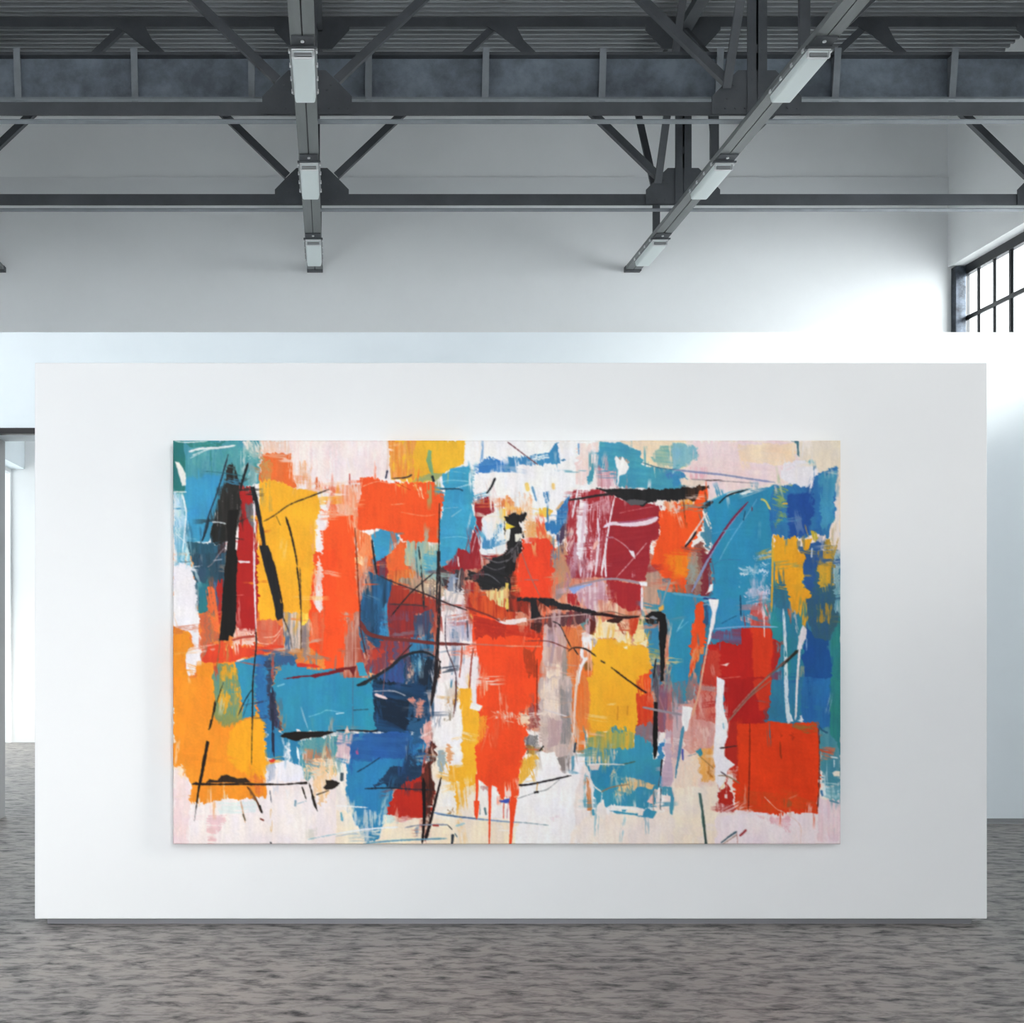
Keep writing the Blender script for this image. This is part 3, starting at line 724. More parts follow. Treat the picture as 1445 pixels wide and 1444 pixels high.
P A4 815,425 1000,420 1145,475 1155,370 1280,285 1335,280 1330,440 1312,700 1270,860 1160,820 1100,860 860,860 800,830 780,620 | 2B6EA9 3A86B2 mix=.5 e=2
P A4 930,500 1145,490 1115,830 930,840 | 22529C 1E4A92 mix=.5 e=2 soft=3
P A4 1180,340 1330,300 1305,720 1210,800 1190,560 | 3C8EB2 5AA4BC mix=.5 dry=.2 d=94
P A4 830,430 980,430 930,520 925,690 830,770 795,640 | 86A464 dry=.45 d=20
L A4 890,580 930,580 | E0B040 14
L A4 715,545 750,560 790,630 | D8D070 16
P A4 820,418 890,410 860,432 | EAD8D8 e=.8
P A4 795,1180 910,1260 970,1460 795,1460 | 2E7C98 2A6A88
P A4 1005,930 1200,890 1195,1460 1110,1460 1060,1280 1070,1050 | 2A5D9A 34689A mix=.5
P A4 1110,1100 1200,1000 1195,1460 1110,1460 | 3A5A6A 8A7A3A mix=.6 dry=.2
P A4 815,855 935,855 1012,850 1008,1000 1075,1030 1062,1110 1050,1280 1112,1310 1080,1460 955,1460 905,1290 840,1220 815,1000 | F2AB24 E8A428 mix=.5 e=1.8
P A4 860,1050 1000,1030 1040,1250 900,1240 | A8A04A dry=.6
P A4 1040,870 1132,868 1100,960 1080,1005 1055,950 | F2AB22 e=1.4
P A4 1120,800 1160,800 1180,860 1150,900 | D0B83A dry=.1
P A4 1195,1000 1248,855 1305,930 1305,1060 1295,1460 1175,1460 1190,1100 | DBA22C A08A3A mix=.8 dry=.12 e=2
P A4 1200,1080 1290,1060 1290,1160 1200,1170 | 4A7A7A dry=.45
L A4 1130,940 1125,1020 | C8D4E4 12
P A4 1295,800 1365,780 1365,1460 1308,1460 | 64A0AE D8D8D8 mix=.8 dry=.05
P A4 1325,420 1365,400 1362,950 1310,1000 1290,850 1320,700 | ECDACE E0D8E0 e=1.5
P A4 1345,300 1370,300 1370,800 1350,800 | F0DCC8
P A4 150,960 240,860 290,1080 302,1300 150,1350 100,1290 | 8E5048 A89080 mix=.8 e=2
P A4 220,950 300,1000 300,1340 230,1330 | 7E2430 8A3A40 dry=.1
P A4 130,1000 200,980 200,1220 120,1230 | 9AA098 B08868 mix=.7 dry=.15
P A4 -10,1240 80,1240 70,1330 -10,1310 | 9A6A50 dry=.3
P A4 300,1240 322,1235 320,1290 265,1318 | F9F5F3 e=.6
L A4 545,1040 400,1040 330,1080 | 3A7AA8 6
P A4 520,1085 795,1040 795,1165 520,1170 | CCDEE8 dry=.55 d=-4
P A4 640,1010 795,960 795,1030 660,1050 | B8C8D4 dry=.5 d=-6
P A4 510,1210 560,1200 540,1245 | C8D8E0 dry=.4 d=0
P A4 575,1290 795,1240 795,1460 575,1460 | E2D4E4 dry=.36 d=-4
P A4 640,1400 795,1380 795,1460 640,1460 | C84A40 dry=.2
L A4 810,855 806,1100 800,1460 | E8B232 14
L A4 605,568 480,720 370,880 280,1040 150,1300 | 8E98BC 18 22
L A4 608,566 480,710 370,868 250,1060 | 7C2444 16 20
L A4 682,540 620,640 540,760 450,900 370,1050 | 66AACC 9
L A4 585,640 570,720 | 1F5A78 10
L A4 370,580 420,530 480,500 620,460 | 16242A 10 14
L A4 300,560 450,490 640,460 | 5AB0CC 7
P A4 540,500 600,475 645,485 560,508 | E8F0F0 e=.6
L A4 275,650 190,780 95,920 | F2DAD2 12 16
L A4 185,810 140,880 92,935 | 241F28 18 14
L A4 640,600 640,640 | 7A2A3A 6
L A4 300,830 560,770 | 4AA0C0 6
P B4 -10,325 180,345 340,372 200,400 178,540 145,560 145,900 115,1110 60,1220 -10,1010 | 3091B4 2B88AA mix=.5
L B4 -10,330 150,350 320,372 | 5AA8C4 22 16
L B4 240,372 350,378 | 2A3A7A 14
P B4 250,400 795,300 795,610 560,625 380,665 290,610 250,500 | 2F88B4 3A90BA mix=.5 e=1.8 d=5
P B4 575,290 795,250 795,460 620,470 580,400 | E0D4E4 dry=.38 d=-4
P B4 175,400 242,395 252,560 275,680 242,760 190,900 135,1000 145,580 178,530 | F0521F E8481E e=1.4
P B4 145,780 240,760 190,900 130,1010 | EE8A4A dry=.25
P B4 245,400 300,420 280,600 252,560 | 2F5A80 dry=.05
P B4 295,640 560,612 565,750 400,725 310,700 | 62648C 8A3A50 mix=.7 dry=.02 e=2 d=5
P B4 555,620 795,615 815,700 872,735 876,850 805,1000 785,1200 735,1400 430,1400 410,1060 360,1020 225,1010 270,790 300,715 560,752 | C6211A BC1E1A e=1.6
P B4 640,615 795,620 812,720 800,900 785,1150 700,1260 660,1100 640,900 | E03C1A DA361A mix=.5 e=2 soft=3
P B4 265,780 380,780 365,1420 195,1420 215,1020 | CE402E B02A24 mix=.5 dry=.03
P B4 400,1040 610,1040 610,1390 430,1400 | AC1A19 A01818
P B4 810,720 876,740 870,850 815,960 | B02A24 dry=.1
P B4 630,405 795,405 795,605 625,605 | CF463A D87A74 mix=.6 e=2
P B4 660,420 795,400 790,560 680,540 | F0D8E0 dry=.5 d=100
P B4 550,520 640,500 630,570 560,560 | E8D0D4 D05040 mix=.6 dry=.1
L B4 740,540 742,690 | F0D8D0 12 dry=.2
P B4 800,200 900,270 985,480 1085,600 1085,1000 1045,1420 740,1420 800,1200 876,850 872,735 810,700 | 2F7E9C 2A8C94 mix=.7 e=1.6
P B4 800,560 900,560 890,720 810,700 | 2C9096 dry=.1
P B4 830,720 900,740 880,1100 850,1100 | 6A98A8 dry=.45
P B4 785,1010 875,960 860,1200 790,1170 | 8A4054 4A6A88 mix=.6 dry=.1
P B4 740,1280 860,1220 830,1420 735,1400 | 5A3A50 3F80A0 mix=.7 dry=.1
P B4 1080,600 1135,670 1262,715 1285,960 1275,1460 1035,1420 1065,1080 1050,850 | 1F5799 1C4C8E mix=.6 e=2
P B4 1040,1130 1270,1180 1272,1460 1045,1420 | 2C76B2 dry=.15
P B4 1285,530 1365,520 1365,1460 1268,1460 1282,900 | 2F8C88 2A7480 mix=.6 e=1.6
P B4 1075,300 1200,-20 1365,-20 1345,520 1285,725 1150,690 1090,560 | 39636F 2A5A88 mix=.7 e=2
P B4 1170,-20 1300,-20 1300,260 1180,280 | DBA22C A89040 mix=.6 dry=.15
P B4 1160,420 1295,430 1285,590 1165,580 | B08E38 dry=.38
P B4 1040,-20 1165,-20 1140,330 1062,260 | 2A5894 2A4A7A
P B4 1300,-20 1365,-20 1365,480 1310,480 | 6AA2B0 D8DCDC mix=.8 dry=.1
P B4 812,-20 1000,-20 1075,30 1062,110 1050,250 1115,320 1065,420 1095,520 1062,595 1030,475 960,475 940,330 840,220 815,60 | F2AA22 E8A024 mix=.5 e=2
P B4 810,240 880,230 940,340 960,470 900,470 820,420 | 2E7A94 3A5A7A mix=.5
P B4 930,450 975,470 955,590 945,520 | B0603A dry=.2
L B4 812,-20 808,240 800,440 | E8B232 16 8
L B4 895,460 910,700 918,1000 935,1390 | D8E4E8 18 36 dry=.22
L B4 985,470 1000,600 1020,660 | A8B8BC 24 dry=.3
P B4 1058,600 1085,625 1080,700 1040,780 1008,790 1020,690 | ECE6E8 B8B0B8 mix=.4 e=1
L B4 1030,770 1015,960 1005,1130 998,1360 | EEE6E4 20 14
L B4 1085,690 1085,800 | 8AB0D4 8
P B4 1020,940 1075,930 1065,1050 1010,1050 | A8A888 dry=.3
P B4 960,1080 1000,1060 1000,1180 965,1150 | 1F2F48 dry=.15
P B4 1010,1070 1060,1075 1055,1130 1010,1120 | C89898 dry=.3
L B4 545,345 550,520 | 16425E 10
L B4 390,578 460,540 520,512 | 1F6080 7
L B4 330,622 560,603 850,605 | 7FAED4 11
P B4 280,375 370,380 338,560 290,745 270,768 312,500 300,425 | FBF6F4 e=.8
L B4 278,750 240,960 205,1150 150,1340 | E8B090 14 18
P B4 135,1000 200,1000 195,1150 110,1260 95,1140 | A07E7C 6A7A84 mix=.7 dry=.05
P B4 380,915 470,893 430,928 | F4D8CC e=.8
L B4 340,1030 550,1010 | D86050 8
P B4 358,1018 380,1028 415,1045 402,1130 405,1250 432,1460 338,1460 345,1200 | F9F3F4 e=.9
P B4 75,1250 158,1265 110,1460 66,1460 | FAF5F4 e=1
L B4 1015,795 850,940 700,1080 430,1395 | 84584C 18 14
L B4 1012,798 950,860 880,930 | 2C2A22 28 14 dry=.1
L B4 790,1000 640,1130 480,1310 | B09080 7
P B4 940,1285 978,1375 922,1375 | F6F6FA e=.8
L B4 120,560 30,640 | 6AB4CC 7
L B4 375,660 380,800 | 8A5A78 8 dry=.2
P C4 -10,330 110,400 330,480 345,900 -10,1010 | F4DACA F2C8B8 mix=.5 e=3
P C4 90,200 345,60 345,500 330,560 120,600 80,420 | E2AEA4 D88A7C mix=.7 e=3
P C4 170,40 360,40 352,350 180,310 | CC5244 E8A898 mix=.7 dry=.05
P C4 -10,180 90,160 80,420 40,660 -10,640 | D0A8A8 C8B8C8 mix=.6 dry=.05
P C4 -10,0 100,0 80,200 -10,230 | 3A8AA4 B86A60 mix=.75 dry=.05
P C4 -10,860 360,850 365,1350 -10,1350 | FBECD7 F8E2D0 e=4 soft=4
P C4 345,1060 1370,1060 1370,1350 345,1350 | F7E8E8 F6DFE2 mix=.5 e=3
P C4 0,640 200,620 200,860 10,880 | F6E0CC F4C8AC mix=.5 dry=.05
P C4 195,600 235,555 332,535 332,815 215,825 | F0A548 F4C898 mix=.6 dry=.1
P C4 280,680 330,690 325,800 270,780 | D08030 dry=.2
P C4 185,580 225,553 238,600 215,630 | 3A92AA e=.8
L C4 110,622 190,600 | A8A0A8 6
L C4 215,622 330,722 | C08848 8
P C4 72,210 152,222 135,300 108,410 92,420 78,330 | FBF9F7 e=1
L C4 80,380 50,580 15,800 | 4E8EAA 30 12 dry=.1
L C4 75,580 78,655 | 4A52A8 14
P C4 1030,-20 1285,-20 1275,400 1190,390 1175,345 1045,340 | 2C76B2 2A62A0 mix=.6 e=1.6
P C4 740,0 1045,0 1030,350 740,350 | 2F80A0 3A6A90 mix=.5
P C4 1278,-20 1368,-20 1362,600 1265,570 1278,380 | 2F8A84 2C7480 mix=.6
L C4 910,-20 925,180 945,345 | DCE8EE 22 40 dry=.1
L C4 1008,-20 1000,200 992,330 | EDE6E6 16 10
P C4 1010,300 1045,290 1045,350 1010,345 | EEF0F4 dry=.1
P C4 730,0 800,-20 790,180 740,350 720,340 | C03A2C 5A3A50 mix=.6 dry=.05
P C4 410,-20 740,-20 780,0 745,220 730,350 430,360 | B81E1A AE1A18 mix=.5
P C4 640,-20 800,-20 770,170 740,240 700,240 | D8361C
P C4 425,340 540,345 540,660 505,705 425,750 510,1060 380,1070 345,1010 370,900 422,830 | B9261C C03020 e=1.6
P C4 518,348 800,342 1180,345 1186,500 1192,700 1182,900 1172,1088 900,1092 700,1088 620,1072 495,1045 490,800 530,640 | EC4014 E43B13 mix=.6 d=4 e=1.4
P C4 880,344 1180,346 1182,430 1100,440 1000,392 | 9E7034 dry=.3 d=6
P C4 520,900 900,880 1170,1000 1170,1085 620,1070 500,1040 | E24A1A dry=.4 d=6
P C4 700,420 1000,430 1000,480 720,480 | C83414 dry=.62
P C4 880,950 940,960 960,1030 890,1040 | A85A30 dry=.5
L C4 622,350 620,700 610,1060 | 7E200C 8 9
L C4 870,500 872,600 885,640 | A83412 12 dry=.15
L C4 605,1060 606,1090 | F6D8CC 8
L C4 1182,350 1192,600 1184,900 1172,1080 | 5E2E2A 9 12 dry=.25
P C4 1192,400 1260,380 1362,560 1362,860 1215,870 1195,700 | 43889A 6AA0A8 mix=.5 dry=.03 e=2
P C4 1200,540 1330,545 1290,660 1205,650 | B47C6A dry=.3 d=20
L C4 1280,625 1340,635 | E8ECEC 10 dry=.1
L C4 1310,650 1310,710 | E8F0F0 8
P C4 1290,755 1330,738 1362,745 1362,785 1310,785 | F6EAD8 e=1
P C4 1215,870 1365,855 1362,1010 1230,945 | 62A6B2 E0E8EA mix=.6 dry=.08 d=5
P C4 1200,860 1230,870 1240,940 1205,950 | E8F2F2 dry=.05
L C4 1205,900 1215,945 | 3A70A0 18
L C4 1185,380 1215,410 1260,430 | 2A5A78 14
L C4 1200,835 1360,850 | B8D4D8 8
P C4 1175,960 1365,1000 1365,1320 1180,1320 | F3DCDF EBBFC8 mix=.5 dry=.08 e=2
P C4 700,1115 800,1105 940,1110 1000,1190 930,1240 880,1180 760,1160 | EBAFB8 dry=.3 e=3 soft=3
L C4 1270,980 1350,1005 | 5A8AA0 14 dry=.2
P C4 358,-20 378,-15 415,0 402,120 400,180 440,370 440,470 415,540 415,620 450,645 505,690 440,740 425,820 370,895 345,830 328,620 345,300 355,100 | FAF5F6 F3EEF0 e=.9
P C4 355,820 430,790 420,840 370,895 | F8E4C0 dry=.1
P C4 415,930 440,930 440,965 415,965 | F6E0D8 e=.6
P C4 345,1000 480,1030 500,1065 330,1070 | B83A34 F0D0CC mix=.8 dry=.15
L C4 435,830 430,960 | E8C0B8 5
L C4 405,350 410,400 | 8ABCD4 10
P C4 208,925 224,925 248,1090 278,1340 254,1340 230,1120 | 4A6A64 2A3A34 mix=.6 e=.6
L C4 385,1330 450,1280 515,1235 | 4A6470 10 18
L C4 400,1340 520,1260 | B09080 8
L C4 540,1272 595,1222 | A4383A 18
L C4 515,1240 525,1340 | C88A80 6
L C4 375,556 520,536 | 3A2424 14 7
L C4 362,780 440,785 540,842 | 9A7858 9
L C4 385,748 430,778 | 6A5A60 10
L C4 740,950 840,1050 900,1080 1030,1180 1035,1330 | F2D0C4 6
L C4 440,345 620,140 800,0 | 9A7060 12 8
P C2 100,430 770,430 720,600 700,860 560,860 400,760 80,900 70,700 | 2B6AA0
P C2 270,30 765,30 742,300 700,420 560,440 300,420 | 1E4C74 162C44 mix=.75 e=2 d=8
P C2 300,120 600,170 720,330 600,420 310,290 | 14263A dry=.12 d=10
P C2 110,430 590,410 570,620 300,670 108,640 | 2C64A6 24508C mix=.5 e=2 d=3
P C2 75,650 300,650 560,640 590,560 725,500 722,720 450,710 400,850 470,900 440,980 400,1100 345,1300 255,1330 95,1060 66,880 | 3086B7 2C78A8 mix=.5 e=2
P C2 560,300 740,300 720,520 620,500 | 2A5A80 dry=.2 d=-20
P C2 385,760 500,685 640,700 722,710 700,830 560,860 300,870 | 1F3854 2A4A6A mix=.5 dry=.05 e=3 d=10
P C2 560,600 720,560 720,720 580,700 | 25405E dry=.35 d=60
P C2 555,155 620,135 700,160 722,300 640,300 620,200 | DC9080 dry=.28 d=80
P C2 660,390 760,330 780,500 730,560 690,470 | EFCCC6 D86A5A mix=.6 dry=.15
L C2 320,125 410,150 | F0D4D4 20 16
L C2 290,95 450,85 560,130 | A8A8B0 6
P C2 -10,-20 262,-20 282,60 298,200 304,392 200,410 130,412 -10,418 | 3092B2 2B89A8 mix=.5 e=1.2
L C2 165,42 230,30 270,-10 | 22262A 18
L C2 130,-20 130,380 | 4A7A90 9 dry=.2
L C2 130,245 260,238 | 2A5A68 9
P C2 240,240 290,230 285,290 250,290 | 7A7A80 dry=.45
L C2 -10,275 60,265 | B8DCE4 9
L C2 -10,412 140,410 270,418 335,408 | 1A1D24 9 16
P C2 20,425 112,420 108,560 92,690 -10,640 | E2C6CA C09AA8 mix=.6 dry=.05
P C2 60,400 85,370 110,430 60,440 | E8C8BC e=1
P C2 -10,640 80,655 72,950 110,1060 -10,1060 | F9EFE6
L C2 40,760 38,820 | 3A4A54 24
P C2 -10,820 30,840 -10,870 | 241C1A e=.8
P C2 465,905 540,850 690,775 705,860 792,900 765,1050 705,1120 550,1155 395,1095 440,980 | C62C1A A8221E mix=.5 e=1.6
P C2 610,820 780,860 760,920 620,900 | 7A2A28 dry=.2
L C2 230,886 430,880 600,890 780,895 | 1E2A38 14 8
P C2 400,850 560,830 560,890 440,890 | 1F3048 dry=.3 e=2.5
P C2 90,1050 385,1070 350,1200 235,1340 180,1200 | B4CCD6 dry=.5
P C2 -10,1060 80,1060 235,1340 -10,1350 | FAEBD4
P C2 395,1110 700,1130 1460,1160 1460,1350 330,1350 | FAEAD2 F8E4C4 mix=.5 e=2
P C2 520,1100 580,1110 540,1170 490,1150 | F0C8C0 dry=.1
P C2 380,1100 480,1100 500,1170 370,1170 | D8E8E0 dry=.1
P C2 800,40 910,-20 1000,60 1024,330 1014,680 920,690 900,540 830,545 790,505 765,330 | FBF6F4 F5EAE8 mix=.4 e=2
P C2 795,560 905,540 930,880 970,1000 975,1090 790,1070 845,800 | F6F0EB F6E8D4 mix=.5 e=3
P C2 900,520 935,520 925,680 900,690 | E8A878 dry=.15
P C2 812,590 882,575 880,700 855,780 825,740 | 9CACB2 B8C4C4 mix=.5 e=1.6
P C2 895,130 970,60 985,130 930,240 890,200 | F0B858 8A4A30 mix=.7 dry=.25
P C2 880,240 960,220 960,320 870,330 | B8A890 6A5A4A mix=.7 dry=.45
P C2 985,60 1092,75 1098,230 1162,250 1152,480 1142,830 1060,960 968,1080 972,830 920,820 920,700 1014,680 1028,300 985,120 | FCB62E F8AE2A e=1.6
P C2 970,820 1010,830 1000,920 980,900 | FBF2E8 dry=.1
P C2 1040,880 1140,850 1060,980 970,1090 | F8DCA8 dry=.15
P C2 1138,-20 1460,-20 1460,985 1340,975 1270,860 1245,890 1150,805 1130,560 1168,280 1140,190 | FB5021 F5481E e=1.2
P C2 1160,300 1225,280 1220,400 1150,520 | F8962E dry=.15
P C2 1095,180 1192,210 1160,255 1088,232 | FBF4F0 e=.8
P C2 1140,20 1250,10 1240,80 1160,160 | F8A888 dry=.45
P C2 1245,245 1330,260 1400,245 1460,270 1460,310 1280,300 | F9CDB8 dry=.25 d=12
L C2 1370,330 1444,345 | F8B090 8 dry=.2
P C2 1150,810 1200,870 1235,900 1280,865 1340,975 1425,972 1410,1140 1150,1100 1125,900 | FBF5F2 F8EEE0 e=1.4
P C2 1170,870 1240,860 1230,900 1190,890 | D0A098 dry=.2
P C2 1325,985 1412,962 1400,1002 1345,1000 | 3C54B4 e=.8
L C2 1360,1000 1358,1130 | E86A50 9
L C2 1395,1000 1385,1130 | D89AA0 7
L C2 1170,1000 1165,1100 | 5A6A70 9 dry=.3
L C2 1205,1040 1215,1100 | 5A7A80 16 dry=.2
P C2 900,1050 960,1030 950,1110 880,1090 | E0A860 4A3A30 mix=.6 dry=.25
L C2 785,1080 950,1110 1200,1138 1460,1162 | 7C9CBE 16 10
L C2 820,1095 1000,1115 1150,1130 | 3A5A7A 7
L C2 1140,780 1142,900 1138,990 | FB4E20 26 18 taper=0
P C2 1118,985 1160,985 1152,1120 1138,1145 1120,1100 | FB4E20 e=.8
L C2 1248,780 1246,1000 1242,1345 | FB4A1E 34 9 taper=0
L C2 1428,960 1424,1150 1415,1345 | FB4A1E 34 18 taper=0
P C2 765,500 800,540 775,720 785,860 765,1040 722,1310 690,1330 712,1000 690,850 720,600 | 3A1E18 A84030 mix=.55 dry=.05 e=2
L C2 720,620 700,760 | C85A50 22 dry=.2
L C2 705,800 712,1100 695,1340 | 151011 34 16
L C2 850,795 805,980 750,1200 722,1300 | 1E1315 14 30
P C2 690,1130 745,1200 735,1340 690,1300 | A83E2C dry=.1
P C2 640,1190 670,1190 665,1280 640,1280 | 8AA0B4 dry=.1
L C2 -10,1255 200,1222 380,1205 500,1200 | F4F4F4 14
L C2 -10,1275 160,1245 | A8B8CC 6
L C2 550,1205 660,1185 780,1180 900,1180 | 8A90A0 8 14
L C2 780,1185 830,1188 | B04038 16
L C2 900,1180 940,1220 | 3A3A3A 7
L C2 945,1260 938,1340 | 2A3440 26 16
L C2 960,1250 980,1280 | 4A6A78 8
L C2 215,1335 500,1308 900,1292 | 64A0B8 13
L C2 160,752 250,700 352,630 | 16304A 9
L C2 -10,1025 100,1030 250,1040 | F8F6F4 10
L C2 970,1190 1040,1170 | A8D4D8 14 dry=.2
L C2 968,0 968,120 950,300 | 6A3A30 12 6
P C2 150,540 175,530 175,600 160,600 | B05A90 dry=.25
P A3 -10,560 60,600 150,640 60,660 -10,640 | F0A050 F8D890 mix=.6 dry=.3 e=3 top=1
P A3 20,960 110,900 120,980 60,1060 | 4A4244 8A8488 mix=.6 dry=.35 e=2 top=1
L A3 -10,1000 70,930 110,860 | 6A6668 8
L A3 -10,1060 60,1000 | 504C50 9
P A2 1180,1290 1340,1290 1400,1230 1400,1330 1260,1360 | E8DCA0 D86030 mix=.6 dry=.25 e=3 top=1
P A2 1060,1180 1200,1120 1250,1180 1120,1220 | 5A3A40 A02A2C mix=.5 dry=.4 e=3 top=1
L A2 1190,1010 1300,1060 1400,1040 | 626064 9
P B3 250,390 330,430 420,450 300,470 255,440 | C84A28 3A2020 mix=.6 dry=.3 e=2 top=1
"""
# ---------------------------------------------------------------- scene helpers
C = bpy.context.scene.collection
F = 1500.0            # focal length in pixels of the 1445 px wide frame
VX, VY = 472.0, 890.0 # vanishing point of the hall
CZ = 1.6              # eye height

def X(px, D): return (px - VX) * D / F
def Z(py, D): return CZ + (VY - py) * D / F

class MB:
    """collects shapes for ONE mesh object"""
    def __init__(s):
        s.v = []; s.f = []
    def add(s, vs, fs):
        o = len(s.v); s.v += [tuple(v) for v in vs]; s.f += [tuple(i + o for i in f) for f in fs]
    def box(s, x0, x1, y0, y1, z0, z1):
        s.add([(x0, y0, z0), (x1, y0, z0), (x1, y1, z0), (x0, y1, z0), (x0, y0, z1), (x1, y0, z1), (x1, y1, z1), (x0, y1, z1)],
              [(0, 3, 2, 1), (4, 5, 6, 7), (0, 1, 5, 4), (1, 2, 6, 5), (2, 3, 7, 6), (3, 0, 4, 7)])
        return s
    def prism(s, pts, a, b, axis='y'):
        """polygon (u,v) extruded from a to b along axis; u,v are the other two axes"""
        n = len(pts)
        def mk(u, v, w):
            return (u, w, v) if axis == 'y' else ((w, u, v) if axis == 'x' else (u, v, w))
        vs = [mk(u, v, a) for u, v in pts] + [mk(u, v, b) for u, v in pts]
        fs = [tuple(range(n - 1, -1, -1)), tuple(range(n, 2 * n))] + [(i, (i + 1) % n, n + (i + 1) % n, n + i) for i in range(n)]
        s.add(vs, fs); return s
    def bar(s, p, q, w, h, up=(0, 0, 1)):
        """rectangular bar from p to q, w across, h along 'up'"""
        p = Vector(p); q = Vector(q); d = (q - p).normalized()
        up = Vector(up); r = d.cross(up).normalized(); u = r.cross(d).normalized()
        vs = []
        for c in (p, q):
            for a, b in ((-1, -1), (1, -1), (1, 1), (-1, 1)):
                vs.append(c + r * (a * w / 2) + u * (b * h / 2))
        s.add(vs, [(0, 1, 2, 3), (7, 6, 5, 4), (0, 4, 5, 1), (1, 5, 6, 2), (2, 6, 7, 3), (3, 7, 4, 0)])
        return s
    def cyl(s, c, r, h, axis='z', n=16):
        vs = []
        for k in (0, 1):
            for i in range(n):
                a = 2 * math.pi * i / n
                u, v = r * math.cos(a), r * math.sin(a)
                vs.append((c[0] + u, c[1] + v, c[2] + h * k) if axis == 'z' else ((c[0] + u, c[1] + h * k, c[2] + v) if axis == 'y' else (c[0] + h * k, c[1] + u, c[2] + v)))
        s.add(vs, [tuple(range(n - 1, -1, -1)), tuple(range(n, 2 * n))] + [(i, (i + 1) % n, n + (i + 1) % n, n + i) for i in range(n)])
        return s
    def build(s, name, mat, parent=None, bevel=0, seg=2):
        me = bpy.data.meshes.new(name)
        bm = bmesh.new()
        vs = [bm.verts.new(v) for v in s.v]
        for f in s.f:
            try: bm.faces.new([vs[i] for i in f])
            except ValueError: pass
        bmesh.ops.recalc_face_normals(bm, faces=bm.faces)
        bm.to_mesh(me); bm.free()
        o = bpy.data.objects.new(name, me); C.objects.link(o)
        if mat: me.materials.append(mat)
        if parent is not None:
            o.parent = parent
            o.matrix_parent_inverse = parent.matrix_world.inverted() if False else Matrix.Translation(-parent.location)
        if bevel:
            m = o.modifiers.new('bevel', 'BEVEL'); m.width = bevel; m.segments = seg; m.limit_method = 'ANGLE'
        return o

def tag(o, label=None, cat=None, group=None, kind=None):
    if label: o['label'] = label
    if cat: o['category'] = cat
    if group: o['group'] = group
    if kind: o['kind'] = kind
    return o

def empty(name, loc, label=None, cat=None, group=None, kind=None):
    o = bpy.data.objects.new(name, None); C.objects.link(o); o.location = loc
    o.empty_display_size = .1
    return tag(o, label, cat, group, kind)

def struct(o): o['kind'] = 'structure'; return o

# ---------------------------------------------------------------- materials
def mat(name, base, rough=.5, metal=0, spec=.5, mottle=0, mscale=3, bump=0, bscale=40, c2=None, stretch=(1, 1, 1)):
    m = bpy.data.materials.new(name); m.use_nodes = True
    nt = m.node_tree; N = nt.nodes; Lk = nt.links
    b = N['Principled BSDF']
    b.inputs['Base Color'].default_value = (*base, 1)
    b.inputs['Roughness'].default_value = rough
    b.inputs['Metallic'].default_value = metal
    b.inputs['Specular IOR Level'].default_value = spec
    tc = N.new('ShaderNodeTexCoord'); mp = N.new('ShaderNodeMapping'); mp.inputs['Scale'].default_value = stretch
    Lk.new(tc.outputs['Object'], mp.inputs['Vector'])
    if mottle:
        n = N.new('ShaderNodeTexNoise'); n.inputs['Scale'].default_value = mscale; n.inputs['Detail'].default_value = 8; n.inputs['Roughness'].default_value = .65
        Lk.new(mp.outputs[0], n.inputs['Vector'])
        r = N.new('ShaderNodeValToRGB')
        a = c2 or tuple(c * (1 - mottle) for c in base)
        hi = base if c2 else tuple(min(1, c * (1 + mottle)) for c in base)
        r.color_ramp.elements[0].position = .36; r.color_ramp.elements[0].color = (*a, 1)
        r.color_ramp.elements[1].position = .64; r.color_ramp.elements[1].color = (*hi, 1)
        Lk.new(n.outputs['Fac'], r.inputs[0]); Lk.new(r.outputs[0], b.inputs['Base Color'])
    if bump:
        n2 = N.new('ShaderNodeTexNoise'); n2.inputs['Scale'].default_value = bscale; n2.inputs['Detail'].default_value = 6
        Lk.new(mp.outputs[0], n2.inputs['Vector'])
        bp = N.new('ShaderNodeBump'); bp.inputs['Strength'].default_value = bump; bp.inputs['Distance'].default_value = .01
        Lk.new(n2.outputs['Fac'], bp.inputs['Height']); Lk.new(bp.outputs[0], b.inputs['Normal'])
    return m

M = {}
M['plaster'] = mat('white_plaster', (.80, .815, .82), .9, spec=.2, mottle=.015, mscale=1.2, bump=.05, bscale=60)
M['plaster_warm'] = mat('white_plaster_trim', (.71, .725, .735), .9, spec=.2)
M['inner'] = mat('pale_blue_white_paint', (.87, .945, .985), .85, spec=.2, mottle=.012, mscale=1.5)
M['panel'] = mat('white_display_board', (.835, .845, .845), .6, spec=.25, mottle=.008, mscale=.8)
M['plinth'] = mat('grey_metal_plinth', (.30, .30, .32), .4, metal=.5)
M['steel'] = mat('dark_painted_steel', (.068, .074, .082), .55, spec=.4, mottle=.16, mscale=2.2, bump=.06, bscale=90)
M['steel_web'] = mat('blue_grey_painted_steel', (.15, .178, .212), .5, spec=.4, mottle=.35, mscale=2.6, bump=.08, bscale=70)
M['steel_flange'] = mat('blue_grey_steel_flange', (.20, .22, .24), .5, spec=.4, mottle=.12, mscale=4)
M['roof'] = mat('corrugated_roof_steel', (.255, .27, .28), .5, spec=.4, mottle=.08, mscale=1)
M['rail'] = mat('galvanised_rail', (.185, .197, .2), .45, metal=.25, mottle=.1, mscale=5, stretch=(1, .15, 1))
M['rail_dark'] = mat('rail_groove', (.03, .032, .036), .6)
M['housing'] = mat('grey_lamp_housing', (.27, .28, .285), .35, metal=.4)
M['bright'] = mat('zinc_hardware', (.72, .73, .74), .3, metal=.5)
M['frame'] = mat('black_window_steel', (.018, .020, .024), .45, mottle=.2, mscale=6)
M['door_steel'] = mat('dark_bronze_door_steel', (.02, .019, .02), .4)
